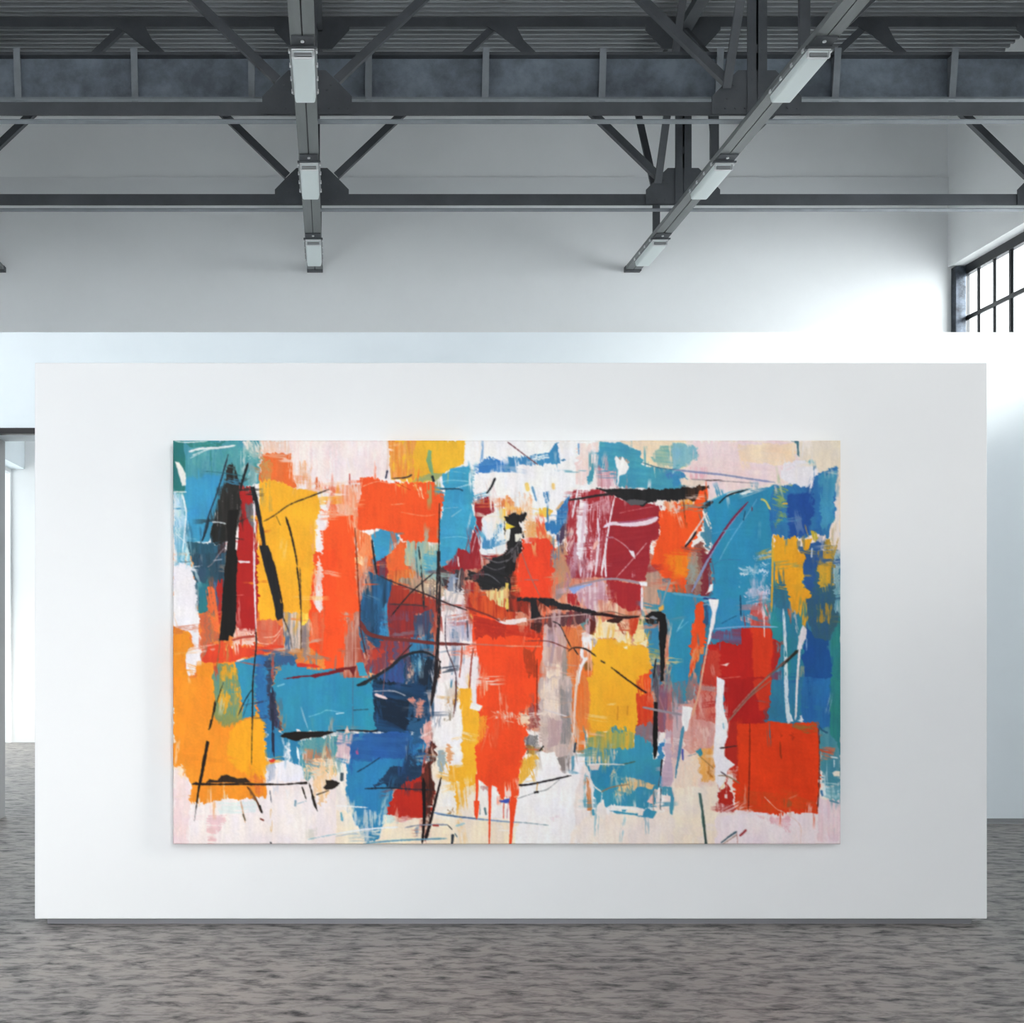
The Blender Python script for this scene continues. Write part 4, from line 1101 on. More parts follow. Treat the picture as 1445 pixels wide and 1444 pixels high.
M['post'] = mat('worn_blue_steel', (.05, .06, .075), .3, metal=.6, mottle=.6, mscale=9)
M['skirt'] = mat('grey_skirting', (.36, .37, .38), .5)

def diffuser_mat():
    m = mat('frosted_lamp_cover', (.70, .765, .76), .35, spec=.5)
    return m
M['diffuser'] = diffuser_mat()
M['cap'] = mat('clear_end_cap', (.62, .64, .64), .18, metal=.3)

def glass_mat(name, tint):
    m = bpy.data.materials.new(name); m.use_nodes = True
    nt = m.node_tree; N = nt.nodes; N.clear()
    out = N.new('ShaderNodeOutputMaterial'); mx = N.new('ShaderNodeMixShader')
    t = N.new('ShaderNodeBsdfTransparent'); t.inputs[0].default_value = (*tint, 1)
    g = N.new('ShaderNodeBsdfGlossy'); g.inputs['Roughness'].default_value = .02
    lw = N.new('ShaderNodeLayerWeight'); lw.inputs[0].default_value = .5
    pw = N.new('ShaderNodeMath'); pw.operation = 'POWER'; pw.inputs[1].default_value = 4
    ma = N.new('ShaderNodeMath'); ma.operation = 'MULTIPLY_ADD'; ma.inputs[1].default_value = .5; ma.inputs[2].default_value = .03
    nt.links.new(lw.outputs['Facing'], pw.inputs[0]); nt.links.new(pw.outputs[0], ma.inputs[0]); nt.links.new(ma.outputs[0], mx.inputs[0]); nt.links.new(t.outputs[0], mx.inputs[1]); nt.links.new(g.outputs[0], mx.inputs[2])
    nt.links.new(mx.outputs[0], out.inputs[0])
    return m
M['glass'] = glass_mat('window_glass', (.97, .985, .98)); M['added_dim_glass'] = glass_mat('added_sun_dimming_glass', DIM_TINT)

def floor_mat():
    m = bpy.data.materials.new('polished_dark_concrete'); m.use_nodes = True
    nt = m.node_tree; N = nt.nodes; K_ = nt.links; b = N['Principled BSDF']
    tc = N.new('ShaderNodeTexCoord')
    def noise(scale, sc, detail=8, rough=.6, dist=0):
        mp = N.new('ShaderNodeMapping'); mp.inputs['Scale'].default_value = sc
        K_.new(tc.outputs['Object'], mp.inputs['Vector'])
        n = N.new('ShaderNodeTexNoise'); n.inputs['Scale'].default_value = scale; n.inputs['Detail'].default_value = detail
        n.inputs['Roughness'].default_value = rough; n.inputs['Distortion'].default_value = dist
        K_.new(mp.outputs[0], n.inputs['Vector']); return n
    big = noise(.55, (1, 1.4, 1), 5)
    st = noise(7.0, (1, 2.4, 1), 9, .68, .35)
    fine = noise(22, (1, 2.2, 1), 6, .7)
    r1 = N.new('ShaderNodeValToRGB'); e = r1.color_ramp.elements
    e[0].position = .33; e[0].color = (.040, .039, .041, 1)
    e[1].position = .56; e[1].color = FLOOR_HI
    e2 = e.new(.43); e2.color = FLOOR_MID
    K_.new(st.outputs['Fac'], r1.inputs[0])
    r2 = N.new('ShaderNodeValToRGB'); r2.color_ramp.elements[0].position = .3; r2.color_ramp.elements[0].color = (.78, .78, .8, 1)
    r2.color_ramp.elements[1].position = .7; r2.color_ramp.elements[1].color = (1.1, 1.08, 1.05, 1)
    K_.new(big.outputs['Fac'], r2.inputs[0])
    mx = N.new('ShaderNodeMix'); mx.data_type = 'RGBA'; mx.blend_type = 'MULTIPLY'; mx.inputs[0].default_value = 1
    K_.new(r1.outputs[0], mx.inputs[6]); K_.new(r2.outputs[0], mx.inputs[7])
    K_.new(mx.outputs[2], b.inputs['Base Color'])
    b.inputs['Roughness'].default_value = .34
    b.inputs['Specular IOR Level'].default_value = .12
    rr = N.new('ShaderNodeMapRange'); rr.inputs[3].default_value = .32; rr.inputs[4].default_value = .55
    K_.new(st.outputs['Fac'], rr.inputs[0]); K_.new(rr.outputs[0], b.inputs['Roughness'])
    ad = N.new('ShaderNodeMath'); ad.operation = 'ADD'
    K_.new(st.outputs['Fac'], ad.inputs[0]); K_.new(fine.outputs['Fac'], ad.inputs[1])
    bp = N.new('ShaderNodeBump'); bp.inputs['Strength'].default_value = .22; bp.inputs['Distance'].default_value = .012
    K_.new(ad.outputs[0], bp.inputs['Height']); K_.new(bp.outputs[0], b.inputs['Normal'])
    return m
FLOOR_HI = (.41, .382, .362, 1); FLOOR_MID = (.205, .196, .190, 1)
M['floor'] = floor_mat()

# ---------------------------------------------------------------- the hall
XL, XR = -4.95, 8.77
XLI = -4.43                    # inner face of the thick lower left wall
YF, YB = -6.0, 15.2
ZROOF = CZ + 7.58
D2 = 8.79; D2B = 9.15          # dividing wall, front and back
Z2 = Z(469, D2)
D1 = 5.75                      # display partition front

struct(MB().box(XL - .4, XR + .6, YF - .3, YB + .3, -.25, 0).build('floor', M['floor']))

# back wall with its shallow ring-beam step
struct(MB().box(XL - .4, XR + .6, YB, YB + .3, 0, ZROOF + .3).build('wall_back', M['plaster']))
struct(MB().box(XL, XR, YB - .02, YB, Z(279, YB), Z(250.5, YB)).build('trim_1', M['plaster_warm']))

# right wall: solid below and above a clerestory strip of steel windows
XG = 9.0                       # plane of the glazing
ZS, ZH = CZ + 3.02, CZ + 5.19  # sill and head of the windows
W1 = (9.6, YB); W2 = (6.0, 8.65); W3 = (-4.6, 5.2); ZS3 = CZ + 2.3; ZH3 = CZ + 4.5
w = MB()
w.box(XR, XR + .45, W3[1], YB + .3, 0, ZS); w.box(XR, XR + .45, YF, W3[1], 0, ZS3)
w.box(XR, XR + .45, YF, YB + .3, ZH, ZROOF + .3)
w.box(XR, XR + .45, W2[1], W1[0], ZS, ZH)
w.box(XR, XR + .45, W3[1], W2[0], ZS, ZH); w.box(XR, XR + .45, YF, W3[0], ZS3, ZH); w.box(XR, XR + .45, W3[0], W3[1], ZH3, ZH)
struct(w.build('wall_right', M['plaster']))

def window_strip(name, y0, y1, post, ZS=ZS, glass='glass', ZH=ZH):
    root = struct(empty(name, (XG, (y0 + y1) / 2, ZS)))
    t = .10; fx0, fx1 = XG - .035, XG + .045
    fr = MB()
    fr.box(fx0, fx1, y0, y1, ZH - .13, ZH); fr.box(fx0, fx1, y0, y1, ZS, ZS + .08)
    fr.box(fx0, fx1, y0, y0 + .08, ZS + .08, ZH - .13); fr.box(fx0, fx1, y1 - .07, y1, ZS + .08, ZH - .13)
    fr.build('window_frame', M['frame'], root)
    zt = ZH - .13; ph = .62
    zs = [zt - ph * k for k in range(1, 6)]
    for z in zs:
        if z > ZS + .15:
            MB().box(XG - .026, XG + .004, y0 + .08, y1 - .07, z - .030, z + .030).build('transom', M['frame'], root)
    y = y1 - .36; k = 1
    while y > y0 + .15:
        wd = .046 if k % 3 == 0 else .029
        m_ = MB()
        m_.box(XG - .006, XG + .004, y - wd, y + wd, ZS + .08, zt)
        m_.box(XG - .022, XG - .006, y - wd * .35, y + wd * .35, ZS + .08, zt)
        m_.build('mullion' if k % 3 == 0 else 'muntin', M['frame'], root)
        y -= .355; k += 1
    MB().box(XG + .006, XG + .012, y0 + .06, y1 - .05, ZS + .06, zt + .02).build('pane', M[glass], root)
    if post:
        MB().box(8.815, 8.965, y1 - .12, y1 - .002, ZS, ZH - .015).build('steel_post', M['post'], root, .006)
    return root
window_strip('window_1', W1[0], W1[1], True)
window_strip('window_2', W2[0], W2[1], False)
window_strip('window_4', W3[0], W3[1], False, ZS3, 'added_dim_glass', ZH3)  # out of view; sill, head and added tint shape the sun on the board

# left wall, thick below with one tall opening of frosted daylight
struct(MB().box(XL - .35, XL, YF, YB + .3, 4.6, ZROOF + .3).box(XL - .35, XL, YF, 6.1, 0, 4.6).box(XL - .35, XL, 6.1, D2, 0, .3).box(XL - .35, XL, 8.6, D2, .3, 4.6).build('wall_left', M['plaster']))
r5 = struct(empty('added_window_5', (XL - .2, 7.35, .3)))  # unseen window added to brighten the left of the dividing wall
f5 = MB().box(XL - .25, XL - .19, 6.1, 8.6, .3, .38).box(XL - .25, XL - .19, 6.1, 8.6, 4.52, 4.6)
for yy5 in (6.1, 6.72, 7.33, 7.95, 8.54): f5.box(XL - .25, XL - .19, yy5, yy5 + .06, .38, 4.52)
f5.build('window_frame', M['frame'], r5)
MB().box(XL - .225, XL - .215, 6.15, 8.55, .36, 4.54).build('pane', M['glass'], r5)
ZO = Z(661, 15.12)
struct(MB().box(XL - .35, XLI, D2B, YB, ZO, 4.6).box(XL - .35, XLI, D2B, 9.6, 0, ZO).build('wall_annex', M['inner']))
r3 = struct(empty('window_3', (XLI - .2, 12.4, 0)))
MB().box(XLI - .25, XLI - .19, 9.6, YB, ZO - .06, ZO).box(XLI - .25, XLI - .19, 9.6, 9.66, 0, ZO - .06).box(XLI - .25, XLI - .19, YB - .05, YB, 0, ZO - .06).build('window_frame', M['plaster'], r3)
MB().box(XLI - .225, XLI - .215, 9.66, YB - .05, 0, ZO - .06).build('pane', M['glass'], r3)

# pale ground outside, seen through the low glazing
struct(MB().box(-40, XL - .45, -10, 40, -.25, -.05).build('ground', mat('pale_paving', (.78, .78, .78), .9)))

# dividing wall with a doorway at its left
XD0, XD1 = X(5, D2B), -.9
ZD = Z(612, D2)
w = MB()
w.box(XL, XD0, D2, D2B, 0, Z2); w.box(XD0, XD1, D2, D2B, ZD, Z2); w.box(XD1, XR, D2, D2B, 0.045, Z2)
struct(w.build('wall_inner', M['inner']))
ZF = Z(604.3, D2)
d = MB()
d.box(XD0 - .045, XD1 + .045, D2 - .012, D2 + .05, ZD - .004, ZF)
d.box(XD0 - .045, XD0 - .001, D2 - .012, D2 - .001, 0, ZD - .004)
d.box(XD1 - .012, XD1 + .045, D2 - .012, D2 + .05, 0, ZD - .004)
struct(d.build('trim_2', M['door_steel']))
struct(MB().box(XD0 - .002, XD0 + .012, D2 - .002, D2B + .004, 0, ZD - .004).build('trim_3', M['skirt']))
b_ = MB()
b_.box(XD1 + .05, XR, D2 + .02, D2B - .02, 0, .045)
b_.box(XD1 + .05, XR, D2 - .006, D2 + .02, 0, .016)
struct(b_.build('baseboard_inner', M['skirt']))

# front of the hall, behind the viewer: unseen wall, its unglazed gap sized to set the light
ZFO = FRONT_HEAD; XFO = FRONT_RIGHT
struct(MB().box(XL - .35, XR + .45, YF - .3, YF, ZFO, ZROOF + .3).box(XFO, XR + .45, YF - .3, YF, 0, ZFO).box(XL - .35, FRONT_LEFT, YF - .3, YF, 0, ZFO).build('wall_front', M['plaster']))

# corrugated roof deck
pr = []
pit = .100; y = YF - .2; k = 0
prof = [(0, 0), (.30, 0), (.42, .055), (.88, .055)]
while y < YB + .25:
    for a, h in prof: pr.append((y + a * pit, ZROOF + h))
    y += pit
vs = []; fs = []
for (yy_, zz_) in pr:
    vs += [(XL - .4, yy_, zz_), (XR + .6, yy_, zz_)]
for i in range(len(pr) - 1):
    fs.append((2 * i, 2 * i + 1, 2 * i + 3, 2 * i + 2))
roof = MB(); roof.add(vs, fs)
struct(roof.build('ceiling', M['roof']))
struct(MB().box(XL - .4, XR + .6, YF - .3, YB + .3, ZROOF + .06, ZROOF + .2).build('roof_slab', M['roof']))

# ---------------------------------------------------------------- roof steel
NODES = [-4.85, -.279, 4.290, 8.86]
ZC = CZ + 5.19                       # underside of the bottom flange
def gusset(mb, x, zt, D, up=True, side=0):
    s = 1 if up else -1
    p = [(-.19, .315), (.19, .315), (.29, .22), (.455, .05), (.455, -.0), (.455, -.13), (-.455, -.13), (-.455, .05), (-.29, .22)]
    if not up:
        p = [(-.46, .02), (.46, .02), (.46, -.05), (.25, -.28), (-.25, -.28), (-.46, -.05)]
        pts = [(x + a, zt + b) for a, b in p]
    else:
        pts = [(x + a, zt + b) for a, b in p]
    pts = [(max(XL + .01, min(u, XR - .01)), v) for u, v in pts]
    mb.prism(pts, D - .022, D - .008)

def rivets(mb, pts, D):
    for u, v in pts:
        mb.cyl((u, D - .030, v), .011, .008, 'y', 8)

def truss(D, label, detail=True):
    t = empty('roof_truss', (1.9, D, ZC), label, 'truss', 'steel roof trusses')
    z0 = ZC + .038 + (.0 if D > 12 else 0)
    zc0, zc1 = ZC + .052, ZC + .052 + .136
    MB().box(XL + .01, XR - .01, D - .006, D + .004, zc0, zc1).box(XL + .01, XR - .01, D + .004, D + .05, zc1 - .012, zc1).build('bottom_chord', M['steel'], t)
    MB().box(XL + .01, XR - .01, D - .012, D + .070, ZC, ZC + .012).build('bottom_flange', M['steel_flange'], t)
    zt0, zt1 = CZ + 7.44, CZ + 7.56
    MB().box(XL + .01, XR - .01, D - .006, D + .045, zt0, zt1).build('top_chord', M['steel'], t)
    zm = (zc0 + zc1) / 2; ztm = (zt0 + zt1) / 2
    for i, nx in enumerate(NODES):
        g = MB(); gusset(g, nx, zc1, D)
        rv = [(nx + sx * a, zc1 + b) for sx in (-1, 1) for a, b in ((.08, .05), (.08, .15), (.08, .25), (.2, .12), (.3, .03), (.24, .17), (.12, -.07), (.22, -.07), (.32, -.07), (.41, -.07))]
        rivets(g, [p for p in rv if XL + .05 < p[0] < XR - .05], D)
        g.build('gusset_plate', M['steel'], t)
        g = MB(); gusset(g, nx, zt0, D, False); g.build('gusset_plate', M['steel'], t)
        if nx < 8.5:
            v = MB()
            v.box(nx - .1, nx - .006, D - .034, D - .022, zc0 + .02, zt0); v.box(nx + .006, nx + .1, D - .034, D - .022, zc0 + .02, zt0)
            v.box(nx - .012, nx - .006, D - .034, D + .03, zc1 + .3, zt0); v.box(nx + .006, nx + .012, D - .034, D + .03, zc1 + .3, zt0)
            for zz in (.62, 1.25, 1.85):
                v.box(nx - .012, nx + .012, D - .032, D - .024, zc0 + zz, zc0 + zz + .09)
            rivets(v, [(nx + s * .05, zc1 + .02 + .1 * q) for s in (-1, 1) for q in range(18)], D - .006)
            v.build('vertical_post', M['steel'], t)
    for i in range(len(NODES) - 1):
        a, b = NODES[i], NODES[i + 1]; mx_ = (a + b) / 2
        pl = MB()
        pl.prism([(mx_ - .13, zt0 + .02), (mx_ + .22, zt0 + .02), (mx_ + .40, zt0 - .32), (mx_ + .30, zt0 - .32), (mx_ - .02, zt0 - .07), (mx_ - .13, zt0)], D - .022, D - .010)
        pl.build('gusset_plate', M['steel'], t)
        for s, nx in ((1, a), (-1, b)):
            p = Vector((nx + s * .30, D, zm + .30)); q = Vector((mx_ + (.03 if s < 0 else .02), D, ztm))
            m_ = MB().bar(p, q, .012, .085); dd = (q - p).normalized(); nrm = Vector((-dd.z, 0, dd.x))
            if nrm.z > 0: nrm = -nrm
            m_.bar(p + nrm * .037 + Vector((0, .03, 0)), q + nrm * .037 + Vector((0, .03, 0)), .06, .010)
            m_.build('diagonal_brace', M['steel'], t)
    return t
DT1, DT2 = 10.82, 13.10
truss(DT1, 'dark steel roof truss nearest the viewer, its riveted bottom chord crossing the frame')
truss(DT2, 'farther dark steel roof truss with lowest bottom chord, just before the back wall')

# plate girder between the trusses
DG = 11.55
zg0, zg1 = Z(141, DG), Z(71.5, DG)
g = empty('plate_girder', (1.9, DG, zg0), 'blue-grey steel plate girder with upright stiffeners between the two trusses', 'girder')
MB().box(XL + .01, XR - .01, DG + .10, DG + .115, zg0 + .02, zg1 - .01).build('web', M['steel_web'], g)
MB().box(XL + .01, XR - .01, DG + .02, DG + .30, zg1 - .035, zg1).build('top_flange', M['steel'], g)
MB().box(XL + .01, XR - .01, DG - .02, DG + .24, zg0, zg0 + .022).build('bottom_flange', M['steel_flange'], g)
MB().box(XL + .01, XR - .01, DG + .085, DG + .10, zg0 + .022, zg0 + .075).build('flange_angle', M['steel'], g)
for px in (-140, 25, 190, 355, 520, 685, 850, 1015, 1180, 1345, 1510):
    x = X(px, DG)
    if XL + .1 < x < XR - .1:
        m_ = MB()
        m_.prism([(DG - .05, zg1 + .004), (DG + .10, zg1 + .004), (DG + .10, zg0 + .03), (DG + .05, zg0 - .006), (DG + .02, zg0 - .006)], x - .006, x + .006, 'x')
        m_.prism([(DG - .05, zg1 + .004), (DG - .038, zg1 + .004), (DG + .035, zg0 - .008), (DG + .022, zg0 - .008)], x - .036, x + .036, 'x')
        m_.build('stiffener', M['steel_flange'], g)

# longitudinal bracing over the two rails seen
def bracing(x0, label, offset):
    t = empty('roof_bracing', (x0, 12, ZC), label, 'bracing', 'lengthwise roof bracing')
    zt = CZ + 7.46
    m_ = MB(); m_.box(x0 - .02, x0 + .13, 7.0, DT1 - .06, zt - .10, zt).box(x0 - .02, x0 + .13, DT1 + .06, DT2 - .06, zt - .10, zt).box(x0 - .02, x0 + .13, DT2 + .06, YB - .06, zt - .10, zt)
    m_.build('tie_beam', M['steel'], t)
    xb = x0 + offset
    for D in (DT1, DT2):
        for s in (-1, 1):
            if D == DT1 and s == 1: continue
            MB().bar((xb, D + s * .05 - (.03 if s < 0 else 0), CZ + 5.48), (xb, D + s * 1.10, zt - .12), .085, .03).build('diagonal_brace', M['steel'], t)
    y = DT1 - 1.14
    m_ = MB().box(x0 - .02, x0 + .075, y - .02, y + .02, CZ + 5.205, zt - .1)
    m_.prism([(x0 - .16, zt - .1), (x0 + .0, zt - .1), (x0 + .0, zt - 1.3), (x0 - .02, zt - 1.25), (x0 - .03, zt - 1.1), (x0 - .09, zt - .9)], y - .012, y + .012)
    m_.build('hanger', M['steel'], t)
    y = DG + .15; xh = x0 - .07
    MB().box(xh - .045, xh + .045, y - .02, y + .02, CZ + 5.19, zg0 - .002).prism([(xh - .075, zg0 - .002), (xh - .045, zg0 - .002), (xh - .045, zg0 - .3)], y - .012, y + .012).build('hanger', M['steel'], t)
    y = DT2 + 1.14; xh = x0 + .06
    MB().box(xh - .045, xh + .045, y - .02, y + .02, CZ + 5.19, CZ + 6.1).build('hanger', M['steel'], t)
    MB().bar((x0 + .05, DT2 - .08, zt - .12), (x0 + .05, DG + .34, zg1 - .02), .05, .08).build('knee_brace', M['steel'], t)
bracing(4.25, 'dark steel hangers and slanting braces above the right-hand lighting rail', -.29)
bracing(-.278, 'dark steel hangers and tie beam partly hidden behind the centre-left lighting rail', 0)

# ---------------------------------------------------------------- lighting rails and fixtures
ZRL = CZ + 5.13
def rail(x, label):
    t = empty('lighting_rail', (x, 11, ZRL), label, 'rail', 'ceiling lighting rails')
    hw = .108
    b_ = MB()
    b_.box(x - hw, x - .006, 5.0, YB - .01, ZRL, ZRL + .010); b_.box(x + .006, x + hw, 5.0, YB - .01, ZRL, ZRL + .010)
    b_.box(x - hw, x - hw + .008, 5.0, YB - .01, ZRL + .010, ZRL + .055); b_.box(x + hw - .008, x + hw, 5.0, YB - .01, ZRL + .010, ZRL + .055)
    b_.build('channel', M['rail'], t)
    MB().box(x - .05, x + .05, 5.0, YB - .02, ZRL + .012, ZRL + .03).build('groove_liner', M['rail_dark'], t)
    MB().box(x - hw - .004, x + hw + .004, YB - .10, YB - .004, ZRL - .012, ZRL + .058).build('end_plate', M['steel'], t)
rail(-.278, 'grey ceiling rail running straight back, second from the left, carrying three lamps')
rail(4.25, 'grey ceiling rail slanting at the right, carrying three lamps')
rail(-4.806, 'grey ceiling rail end just visible at the far left edge')

def fixture(x, y0, label):
    y1 = y0 + .82
    t = empty('light_fixture', (x, y0, ZRL - .12), label, 'ceiling light', 'strip lights under the ceiling rails')
    hs = MB()
    hs.box(x - .122, x + .122, y0, y1 - .02, ZRL - .030, ZRL - .002)
    hs_o = hs.build('housing', M['housing'], t, .004)
    df = MB()
    z0, z1 = ZRL - .105, ZRL - .030
    df.add([(x - .104, y0 + .01, z1), (x + .104, y0 + .01, z1), (x + .104, y1, z1), (x - .104, y1, z1),
            (x - .092, y0 + .035, z0), (x + .092, y0 + .035, z0), (x + .092, y1 - .01, z0), (x - .092, y1 - .01, z0)],
           [(0, 1, 2, 3), (4, 7, 6, 5), (0, 4, 5, 1), (1, 5, 6, 2), (2, 6, 7, 3), (3, 7, 4, 0)])
    df.build('diffuser', M['diffuser'], t, .016, 4)
    cp = MB()
    cp.box(x - .100, x + .100, y0 - .012, y0 + .014, z1 - .012, z1 + .004)
    cp.box(x - .100, x - .086, y0 + .000, y0 + .035, z0 + .006, z1 - .012); cp.box(x + .086, x + .100, y0 + .000, y0 + .035, z0 + .006, z1 - .012)
    cp.box(x - .086, x + .086, y0 + .012, y0 + .035, z0 + .002, z0 + .014)
    cp_o = cp.build('end_cap', M['bright'], t, .004)
    MB().box(x - .078, x + .078, y0 + .004, y0 + .03, z0 + .018, z0 + .050).build('slot', M['housing'], cp_o, .006)
    br = MB().box(x - .098, x + .098, y0 - .16, y0 - .002, ZRL - .016, ZRL - .001).box(x - .125, x + .125, y0 - .03, y0 - .002, ZRL - .034, ZRL - .016)
    br_o = br.build('mounting_bracket', M['steel'], t, .002)
    MB().cyl((x, y0 - .10, ZRL - .026), .016, .012, 'z', 14).build('screw', M['bright'], br_o)
    for s in (-1, 1):
        for k in range(4):
            yc = y0 + .05 + k * (.70 / 3)
            c = MB().box(x + s * .122 - .008, x + s * .122 + .008, yc - .018, yc + .018, ZRL - .036, ZRL - .006)
            c.build('clip', M['bright'], hs_o, .003)
for xx_, side in ((-.278, 'centre-left'), (4.25, 'right-hand')):
    for k, wh in enumerate(('nearest the viewer and largest', 'in the middle of its row of three', 'farthest back, just before the wall')):
        fixture(xx_, 9.32 + 2.272 * k, 'frosted strip light on the %s ceiling rail, %s' % (side, wh))

# ---------------------------------------------------------------- display partition
pz0, pz1 = .04, Z(512, D1)
px0, px1 = X(49, D1), X(1393, D1)
dp = empty('display_partition', ((px0 + px1) / 2, D1 + .12, 0), 'large white freestanding gallery board carrying the abstract painting', 'display wall')
MB().box(px0, px1, D1, D1 + .24, pz0, pz1).build('board', M['panel'], dp, .004)
MB().box(X(67, D1 + .05), X(1371, D1 + .05), D1 + .05, D1 + .19, 0, pz0 + .001).build('plinth', M['plinth'], dp)

# ---------------------------------------------------------------- painting
def run_strokes(txt, want):
    for ln in txt.strip().splitlines():
        ln = ln.strip()
        if not ln or ln[0] == '#': continue
        a, b = ln.split('|')
        a = a.split(); kind, t, pts = a[0], a[1], V(' '.join(a[2:]))
        args = []; kw = {}
        toks = b.split()
        for i, k in enumerate(toks):
            if '=' in k:
                n, v = k.split('='); kw[n] = float(v)
            elif i == 0 or (kind == 'P' and i == 1): args.append(k)
            else: args.append(float(k))
        crisp = kind == 'L' or kw.get('e', 1.6) <= 1.0 or 'top' in kw; kw.pop('top', 0)
        if crisp == want: (P if kind == 'P' else L)(t, pts, *args, **kw)
run_strokes(STROKES, False)
smear()
scumble(1500)
run_strokes(STROKES, True)
yy, xx = np.mgrid[0:PH, 0:PW].astype(float)
grain = (vn(xx / 1.1, yy / 1.1) - .5) * .03 + (vn(xx / 3.3 + 9, yy / 16.) - .5) * .035
IMG = np.clip(IMG * (1 + grain[..., None]), 0, 1)

for _ in range(1):                      # let neighbouring colours bleed very slightly
    pad = np.pad(IMG, ((1, 1), (1, 1), (0, 0)), 'edge')
    hz = pad[:, :-2] * .2 + pad[:, 1:-1] * .6 + pad[:, 2:] * .2
    IMG = hz[:-2] * .2 + hz[1:-1] * .6 + hz[2:] * .2

def painting():
    DF = D1 - .075
    x0, x1 = X(244, DF), X(1186.8, DF); z1, z0 = Z(621.5, DF), Z(1191.8, DF)
    gx = np.linspace(x0, x1, PW); gz = np.linspace(z1, z0, PH)
    dep = np.zeros((PH, PW)) + DF
    r = .007
    ex = np.minimum(gx - x0, x1 - gx); ez = np.minimum(z1 - gz, gz - z0)
    ed = np.minimum(ex[None, :], ez[:, None])
    dep += np.where(ed < r, r - np.sqrt(np.clip(r * r - (r - ed) ** 2, 0, None)), 0)
    dep -= HGT * .00015 * np.clip(ed / r, 0, 1)
    co = np.zeros((PH, PW, 3)); co[..., 0] = gx[None, :]; co[..., 1] = dep; co[..., 2] = gz[:, None]
    lin = np.where(IMG <= .04045, IMG / 12.92, ((IMG + .055) / 1.055) ** 2.4) * PAINT_GAIN
    # border ring running back to the board
    ring = [(0, j) for j in range(PW)] + [(i, PW - 1) for i in range(1, PH)] + [(PH - 1, j) for j in range(PW - 2, -1, -1)] + [(i, 0) for i in range(PH - 2, 0, -1)]
    n0 = PW * PH
    rc = np.array([(co[i, j, 0], D1 - .001, co[i, j, 2]) for i, j in ring]); rl = np.array([lin[i, j] for i, j in ring])
    verts = np.concatenate([co.reshape(-1, 3), rc]); cols = np.concatenate([lin.reshape(-1, 3), rl])
    ii, jj = np.mgrid[0:PH - 1, 0:PW - 1]
    a = (ii * PW + jj).ravel()
    quads = np.stack([a, a + PW, a + PW + 1, a + 1], 1)
    rn = len(ring); ri = np.array([i * PW + j for i, j in ring]); k = np.arange(rn); k2 = (k + 1) % rn
    quads = np.concatenate([quads, np.stack([ri[k], ri[k2], n0 + k2, n0 + k], 1)])
    me = bpy.data.meshes.new('abstract_painting')
    nq = len(quads)
    me.vertices.add(len(verts)); me.vertices.foreach_set('co', verts.astype(np.float32).ravel())
    me.loops.add(nq * 4); me.loops.foreach_set('vertex_index', quads.astype(np.int32).ravel())
    me.polygons.add(nq); me.polygons.foreach_set('loop_start', np.arange(0, nq * 4, 4, dtype=np.int32))
    me.polygons.foreach_set('use_smooth', np.ones(nq, bool))
    me.update(calc_edges=True)
    at = me.color_attributes.new('paint', 'FLOAT_COLOR', 'POINT')
    buf = np.ones((len(verts), 4), np.float32); buf[:, :3] = cols
    at.data.foreach_set('color', buf.ravel())
    me.validate()
    m = bpy.data.materials.new('acrylic_paint'); m.use_nodes = True
    nt = m.node_tree; N = nt.nodes; b = N['Principled BSDF']
    ca = N.new('ShaderNodeVertexColor'); ca.layer_name = 'paint'
    nt.links.new(ca.outputs[0], b.inputs['Base Color'])
    b.inputs['Roughness'].default_value = .55; b.inputs['Specular IOR Level'].default_value = .15
    no = N.new('ShaderNodeTexNoise'); no.inputs['Scale'].default_value = 260; no.inputs['Detail'].default_value = 3
    tc = N.new('ShaderNodeTexCoord'); nt.links.new(tc.outputs['Object'], no.inputs['Vector'])
    bp = N.new('ShaderNodeBump'); bp.inputs['Strength'].default_value = .05; bp.inputs['Distance'].default_value = .002
    nt.links.new(no.outputs['Fac'], bp.inputs['Height']); nt.links.new(bp.outputs[0], b.inputs['Normal'])
    me.materials.append(m)
    o = bpy.data.objects.new('abstract_painting', me); C.objects.link(o)
    tag(o, 'wide unframed abstract canvas in orange, blue, red and yellow on the white board', 'painting')
painting()

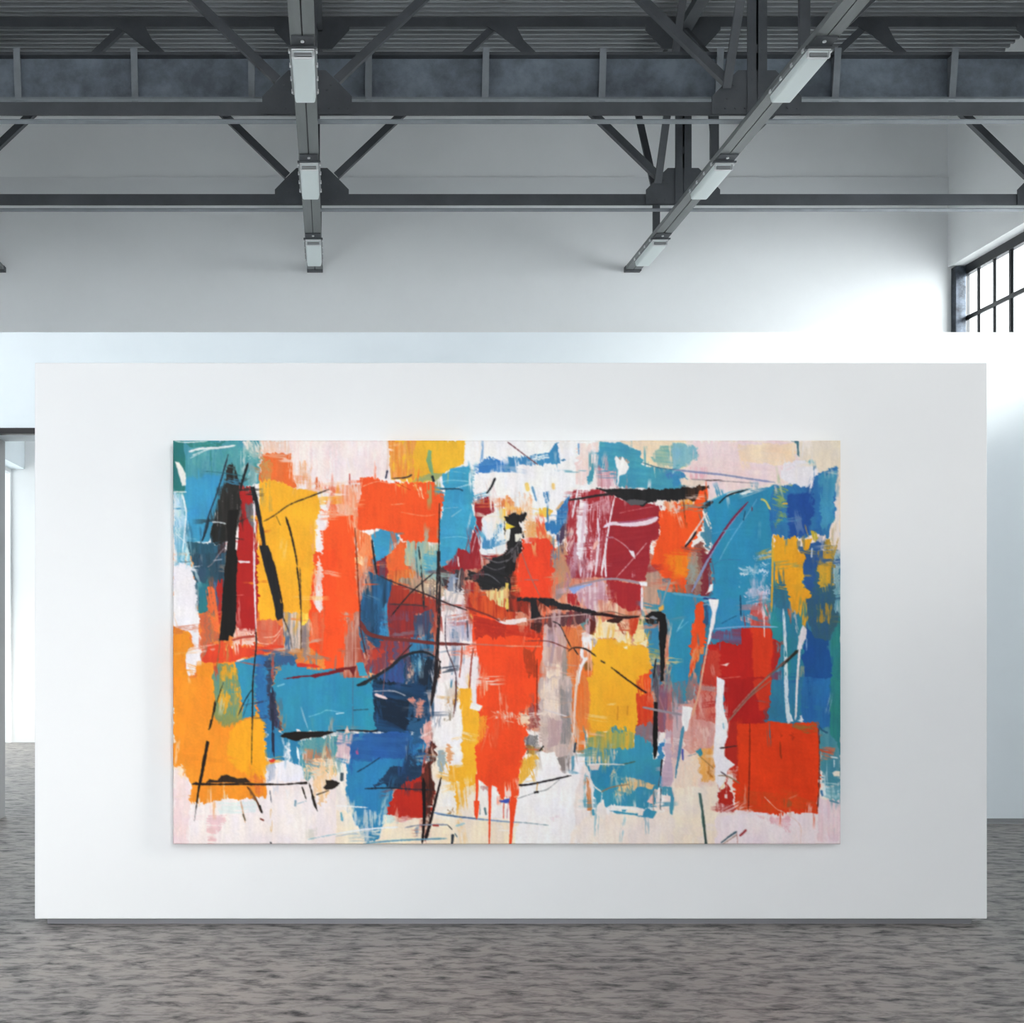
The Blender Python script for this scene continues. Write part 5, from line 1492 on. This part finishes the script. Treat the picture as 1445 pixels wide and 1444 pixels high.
# ---------------------------------------------------------------- light
wd = bpy.data.worlds.new('overcast_sky'); bpy.context.scene.world = wd; wd.use_nodes = True
bg = wd.node_tree.nodes['Background']; bg.inputs[0].default_value = SKY_COL; bg.inputs[1].default_value = SKY
# brighter veil of sky around the sun
wn = wd.node_tree.nodes; wl = wd.node_tree.links
tcw = wn.new('ShaderNodeTexCoord'); dt = wn.new('ShaderNodeVectorMath'); dt.operation = 'DOT_PRODUCT'
dt.inputs[1].default_value = (-Vector(SUN_DIR)).normalized()
wl.new(tcw.outputs['Generated'], dt.inputs[0])
mr = wn.new('ShaderNodeMapRange'); mr.interpolation_type = 'SMOOTHSTEP'
mr.inputs[1].default_value = .35; mr.inputs[2].default_value = 1.0; mr.inputs[3].default_value = SKY; mr.inputs[4].default_value = SKY * GLOW
wl.new(dt.outputs['Value'], mr.inputs[0]); wl.new(mr.outputs[0], bg.inputs[1])
sl = bpy.data.lights.new('sun', 'SUN'); sl.energy = SUN; sl.color = (1, .97, .92); sl.angle = math.radians(SUN_ANG)
so = bpy.data.objects.new('sun', sl); C.objects.link(so)
so.rotation_euler = Vector(SUN_DIR).to_track_quat('-Z', 'Y').to_euler(); so.location = (20, 0, 15)

# ---------------------------------------------------------------- camera
cam = bpy.data.cameras.new('camera'); co_ = bpy.data.objects.new('camera', cam); C.objects.link(co_)
co_.location = (0, 0, CZ); co_.rotation_euler = (math.pi / 2, 0, 0)
cam.sensor_fit = 'HORIZONTAL'; cam.sensor_width = 36; cam.lens = 36 * F / 1445
cam.shift_x = (722.5 - VX) / 1445; cam.shift_y = (VY - 722) / 1445
cam.clip_start = .05; cam.clip_end = 200
sc = bpy.context.scene; sc.camera = co_
sc.view_settings.view_transform = 'Standard'; sc.view_settings.look = 'None'
sc.view_settings.gamma = 1; sc.view_settings.exposure = EXPO; sc.view_settings.use_curve_mapping = False
sc.cycles.max_bounces = 8; sc.cycles.diffuse_bounces = 6; sc.cycles.glossy_bounces = 4; sc.cycles.transparent_max_bounces = 8
sc.cycles.use_denoising = True
